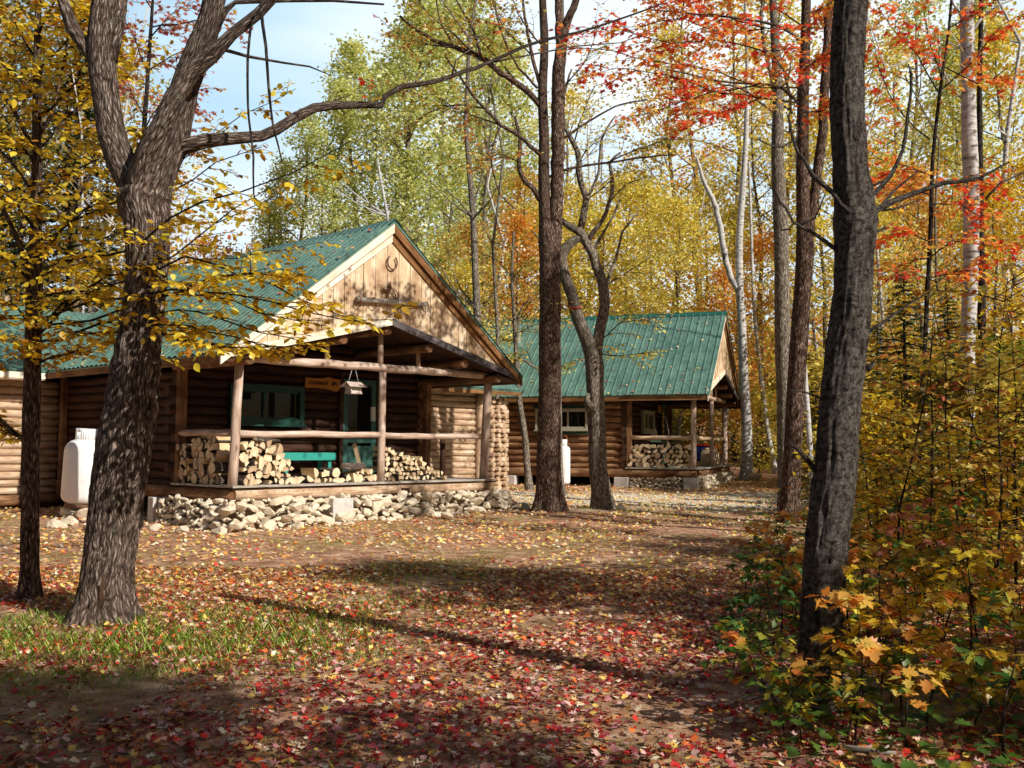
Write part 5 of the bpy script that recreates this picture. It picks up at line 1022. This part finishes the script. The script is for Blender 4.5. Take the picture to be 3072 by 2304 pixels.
for x, y in zip(*area(150000, 4.5, 24, -1.0, .55, .8)):
    gm_ = noise.noise(Vector((x*.5, y*.5, 11)))+.45*noise.noise(Vector((x*1.6, y*1.6, 5))); near = 1.25*math.exp(-((y-7.7)/1.15)**2)*smooth(-.2, -2., x)+.42*smooth(7.5, 9.5, y)*smooth(16, 11, y)*smooth(1.5, -1.5, x)+.02
    if gm_*1.1+near-.35 < R.random()*.6: continue
    a = R.random()*6.3; h = R.uniform(.035, .075)*(1+.9*max(0, near-.4)*(gm_ > -.15)); gl_.add((x, y, gz(x, y)+.002), (cos(a)*.35, sin(a)*.35, 1), (cos(a), sin(a), .2), h, R.random())
tag(gl_.build('grass', 'grass', BLADE), 'short green grass tufts showing through the leaves', 'grass', kind='stuff')
# leaves blown onto the roofs, twigs on the ground
rl = Leaves()
for cb, n_, eo_, eh_, vb in ((C1, 420, .6, 2.15, 7.5), (C2, 260, .42, 2.10, 9.)):
    for _ in range(n_):
        u, v = -eo_+(W/2+eo_)*R.random()**1.6, R.uniform(-.45, vb); z = eh_+(u+eo_)/(W/2+eo_)*(PH-eh_)+.03; a = R.random()*6.3
        nn = (wp(cb, -.6, 0, .8)-wp(cb, 0, 0, 0)); rl.add(wp(cb, u, v, z), (cos(a), sin(a), .1), nn+rv(.15), R.uniform(.05, .09), R.random())
tag(rl.build('fallen_leaves', 'litter_sunlit', STAR), 'scattered leaves lying on the green metal roofs', 'leaf litter', kind='stuff')
tw_ = MB()
for _ in range(700):
    Y = 4+18*R.random()**1.3; x = Y*R.uniform(-.8, .6); a = R.random()*6.3; l = R.uniform(.06, .35); z = gz(x, Y)+.02; d = Vector((cos(a), sin(a), R.uniform(-.03, .08)))*l; p = Vector((x, Y, z)); tw_.tube([p, p+d*.5+rv(.008), p+d], [.004, .003, .0015], 4, caps=False)
tag(tw_.build('twigs', 'bark_grey'), 'small dead twigs scattered among the fallen leaves', 'twigs', kind='stuff')
# loose stones, sticks
for dx, dy, Y, s_, lab in ((158, 1118, 17.5, .17, 'grey rock in the leaves beside the foot of the large propane tank'), (122, 1125, 17.2, .2, 'small rock left of the large propane tank'), (1590, 1540, 5.75, .05, 'mossy rock at the foot of the largest dark trunk'), (1340, 1105, 21.2, .16, 'small pale rock at the foot of the twisted tree'), (200, 1120, 16.9, .2, 'flat rock between the tank and the front cabin foundation'), (1635, 1030, 34, .35, 'low rock beside the stout white birch')):
    g = on_ground(dx, Y); s = thing('rock', g, lab, 'rock'); m = MB(); stones(m, [(Vector((0, 0, s_*.25)), s_)], 3); m.build('stone', 'stone', s)
for (dx, Y, u, v, z, s_, lab) in ((0, 0, -.55, -.55, 0, .13, 'loose fieldstone fallen left of the front foundation corner'), (0, 0, -.75, .2, 0, .12, 'loose fieldstone lying in shade left of the foundation'), (0, 0, -.9, .9, 0, .1, 'smallest loose fieldstone beyond the left foundation side'), (0, 0, 4.0, -.95, 0, .14, 'wedge shaped fieldstone slid forward from the front foundation'), (0, 0, 6.9, -.3, 0, .15, 'loose fieldstone at the right foundation corner of the front cabin')):
    g = wp(C1, u, v, 0); g.z = gz(g.x, g.y); s = thing('fieldstone', g, lab, 'rock', 'loose fieldstones at the foundation'); m = MB(); stones(m, [(Vector((0, 0, s_*.3)), s_)], 3); m.build('stone', 'stone', s)
for pts, r, lab in (([(1635, 1140, 10.8), (1660, 1150, 10.6), (1720, 1160, 10.4)], .012, 'forked grey stick lying at the left edge of the thicket'), ([(1800, 1590, 5.2), (1850, 1600, 5.15), (1930, 1620, 5.1)], .02, 'weathered branch lying on the leaves right of the largest dark trunk'), ([(1480, 1200, 14), (1550, 1205, 14), (1600, 1200, 14)], .012, 'long thin stick on the leaves in the middle of the yard')):
    P = [on_ground(a, c)+Vector((0, 0, .03)) for a, b, c in pts]; g = P[0].copy(); s = thing('fallen_stick', g, lab, 'stick'); m = MB(); q, rr_ = spline([p-g for p in P], [r, r*.8, r*.4], .08); m.tube([p+rv(.006) for p in q], rr_, 6); d = q[len(q)//2]; m.tube([d, d+Vector((.12, .1, .04))], [r*.5, r*.2], 5); m.build('stick', 'old_grey_wood', s)

# ================================================================== TREES BESIDE AND BEHIND THE CAMERA (they shade the yard)
for x, y, H, k, lf in ((7.4, -1.6, 9.8, 'shade', 'leaf_red'), (5.0, -3.2, 9.5, 'shade', 'leaf_gold'), (4.9, -.1, 5.6, 'shade', 'leaf_gold'), (8.8, 1.3, 5.8, 'shade', 'leaf_red'), (2.2, -2.4, 7.2, 'shade', 'leaf_gold'), (6.6, 2.4, 4.8, 'shade', 'leaf_gold'), (9, -7, 13, 'maple', 'leaf_gold'), (9.4, 3.7, 9.8, 'shade', 'leaf_gold'), (10.6, 13.4, 14, 'sparse', 'leaf_gold'), (19, 1., 16, 'sparse', 'leaf_gold')):
    plant(k, Vector((x, y, gz(x, y))), H, lf, 'bark_maple', 'maple_tree', 'broad maple standing beside the photographer', group='trees beside the photographer', ordinal=False)

# give the look-alikes a place: counted from the left
ORD = ['first', 'second', 'third', 'fourth', 'fifth', 'sixth', 'seventh', 'eighth', 'ninth', 'tenth', 'eleventh', 'twelfth', 'thirteenth', 'fourteenth', 'fifteenth', 'sixteenth', 'seventeenth', 'eighteenth', 'nineteenth', 'twentieth']
def ordw(i):
    if i < 20: return ORD[i]
    tens = {2: 'twenty', 3: 'thirty', 4: 'forty', 5: 'fifty', 6: 'sixty', 7: 'seventy', 8: 'eighty', 9: 'ninety'}; i += 1
    return tens[i//10]+('-'+ORD[i % 10-1] if i % 10 else 'th') if i % 10 else {2: 'twentieth', 3: 'thirtieth', 4: 'fortieth', 5: 'fiftieth', 6: 'sixtieth', 7: 'seventieth', 8: 'eightieth', 9: 'ninetieth'}[i//10]
by = {}
for d, x, t in PLACED: by.setdefault(d, []).append((x, t))
for d, l in by.items():
    if len(l) > 1:
        for i, (x, t) in enumerate(sorted(l, key=lambda q: q[0])): t['label'] = d+', '+ordw(i)+' from left'

# ================================================================== LIGHT, SKY, CAMERA
SUN = Vector((.78, -.625, 0)).normalized()*cos(radians(35))+Vector((0, 0, sin(radians(35))))
sl = bpy.data.lights.new('sun', 'SUN'); sl.energy = 5.; sl.angle = radians(.53); sl.color = (1, .955, .86)
so = link(bpy.data.objects.new('sun', sl)); so.rotation_euler = SUN.to_track_quat('Z', 'Y').to_euler()
w = bpy.data.worlds.new('World'); sc.world = w; w.use_nodes = True; nt = w.node_tree; nt.nodes.clear()
sky = nt.nodes.new('ShaderNodeTexSky'); sky.sky_type = 'NISHITA'; sky.sun_disc = False; sky.sun_elevation = radians(35); sky.sun_rotation = radians(129); sky.air_density = 1.2; sky.dust_density = 1.5
tc = nt.nodes.new('ShaderNodeTexCoord'); mp = nt.nodes.new('ShaderNodeMapping'); mp.inputs['Scale'].default_value = (1., 1.6, 3.4); mp.inputs['Rotation'].default_value = (0, .3, .4); nz = nt.nodes.new('ShaderNodeTexNoise'); nz.inputs['Scale'].default_value = 1.5; nz.inputs['Detail'].default_value = 7
rp = nt.nodes.new('ShaderNodeValToRGB'); rp.color_ramp.elements[0].position = .35; rp.color_ramp.elements[1].position = .62; rp.color_ramp.elements[0].color = (.12, .12, .12, 1)
mx = nt.nodes.new('ShaderNodeMix'); mx.data_type = 'RGBA'; mx.inputs[7].default_value = (10., 17.3, 23.2, 1); bg = nt.nodes.new('ShaderNodeBackground'); bg.inputs[1].default_value = .042; wo = nt.nodes.new('ShaderNodeOutputWorld')
m2 = nt.nodes.new('ShaderNodeMix'); m2.data_type = 'RGBA'; m2.inputs[7].default_value = (25., 27., 28., 1)
sx_ = nt.nodes.new('ShaderNodeSeparateXYZ'); nt.links.new(tc.outputs['Generated'], sx_.inputs[0])
mr = nt.nodes.new('ShaderNodeMapRange'); mr.inputs[1].default_value = .70; mr.inputs[2].default_value = .88; nt.links.new(sx_.outputs[1], mr.inputs[0])   # thin white cloud banks lie to the north
ml = nt.nodes.new('ShaderNodeMath'); ml.operation = 'MULTIPLY'; nt.links.new(mr.outputs[0], ml.inputs[0]); nt.links.new(rp.outputs[0], ml.inputs[1])
for a, b in ((tc.outputs['Generated'], mp.inputs[0]), (mp.outputs[0], nz.inputs['Vector']), (nz.outputs['Fac'], rp.inputs[0]), (mr.outputs[0], mx.inputs[0]), (sky.outputs[0], mx.inputs[6]), (mx.outputs[2], m2.inputs[6]), (ml.outputs[0], m2.inputs[0]), (m2.outputs[2], bg.inputs[0]), (bg.outputs[0], wo.inputs[0])): nt.links.new(a, b)

cd = bpy.data.cameras.new('camera'); cam = link(bpy.data.objects.new('camera', cd)); cd.sensor_width = 36; cd.lens = F/1024*36; cd.clip_end = 500; cd.clip_start = .05
cam.location = (0, 0, EYE); cam.matrix_world = Matrix.Translation((0, 0, EYE))@Matrix.Rotation(pi/2+PITCH, 4, 'X')@Matrix.Rotation(ROLL, 4, 'Z'); sc.camera = cam
sc.view_settings.view_transform = 'Standard'; sc.view_settings.look = 'None'; sc.view_settings.exposure = 0; sc.view_settings.gamma = 1
sc.render.engine = 'CYCLES'; cy = sc.cycles; cy.max_bounces = 6; cy.diffuse_bounces = 2; cy.glossy_bounces = 2; cy.transmission_bounces = 3; cy.transparent_max_bounces = 4; cy.use_denoising = True; cy.sample_clamp_indirect = 4; cy.caustics_reflective = False; cy.caustics_refractive = False
cy.use_adaptive_sampling = True; cy.adaptive_threshold = .02
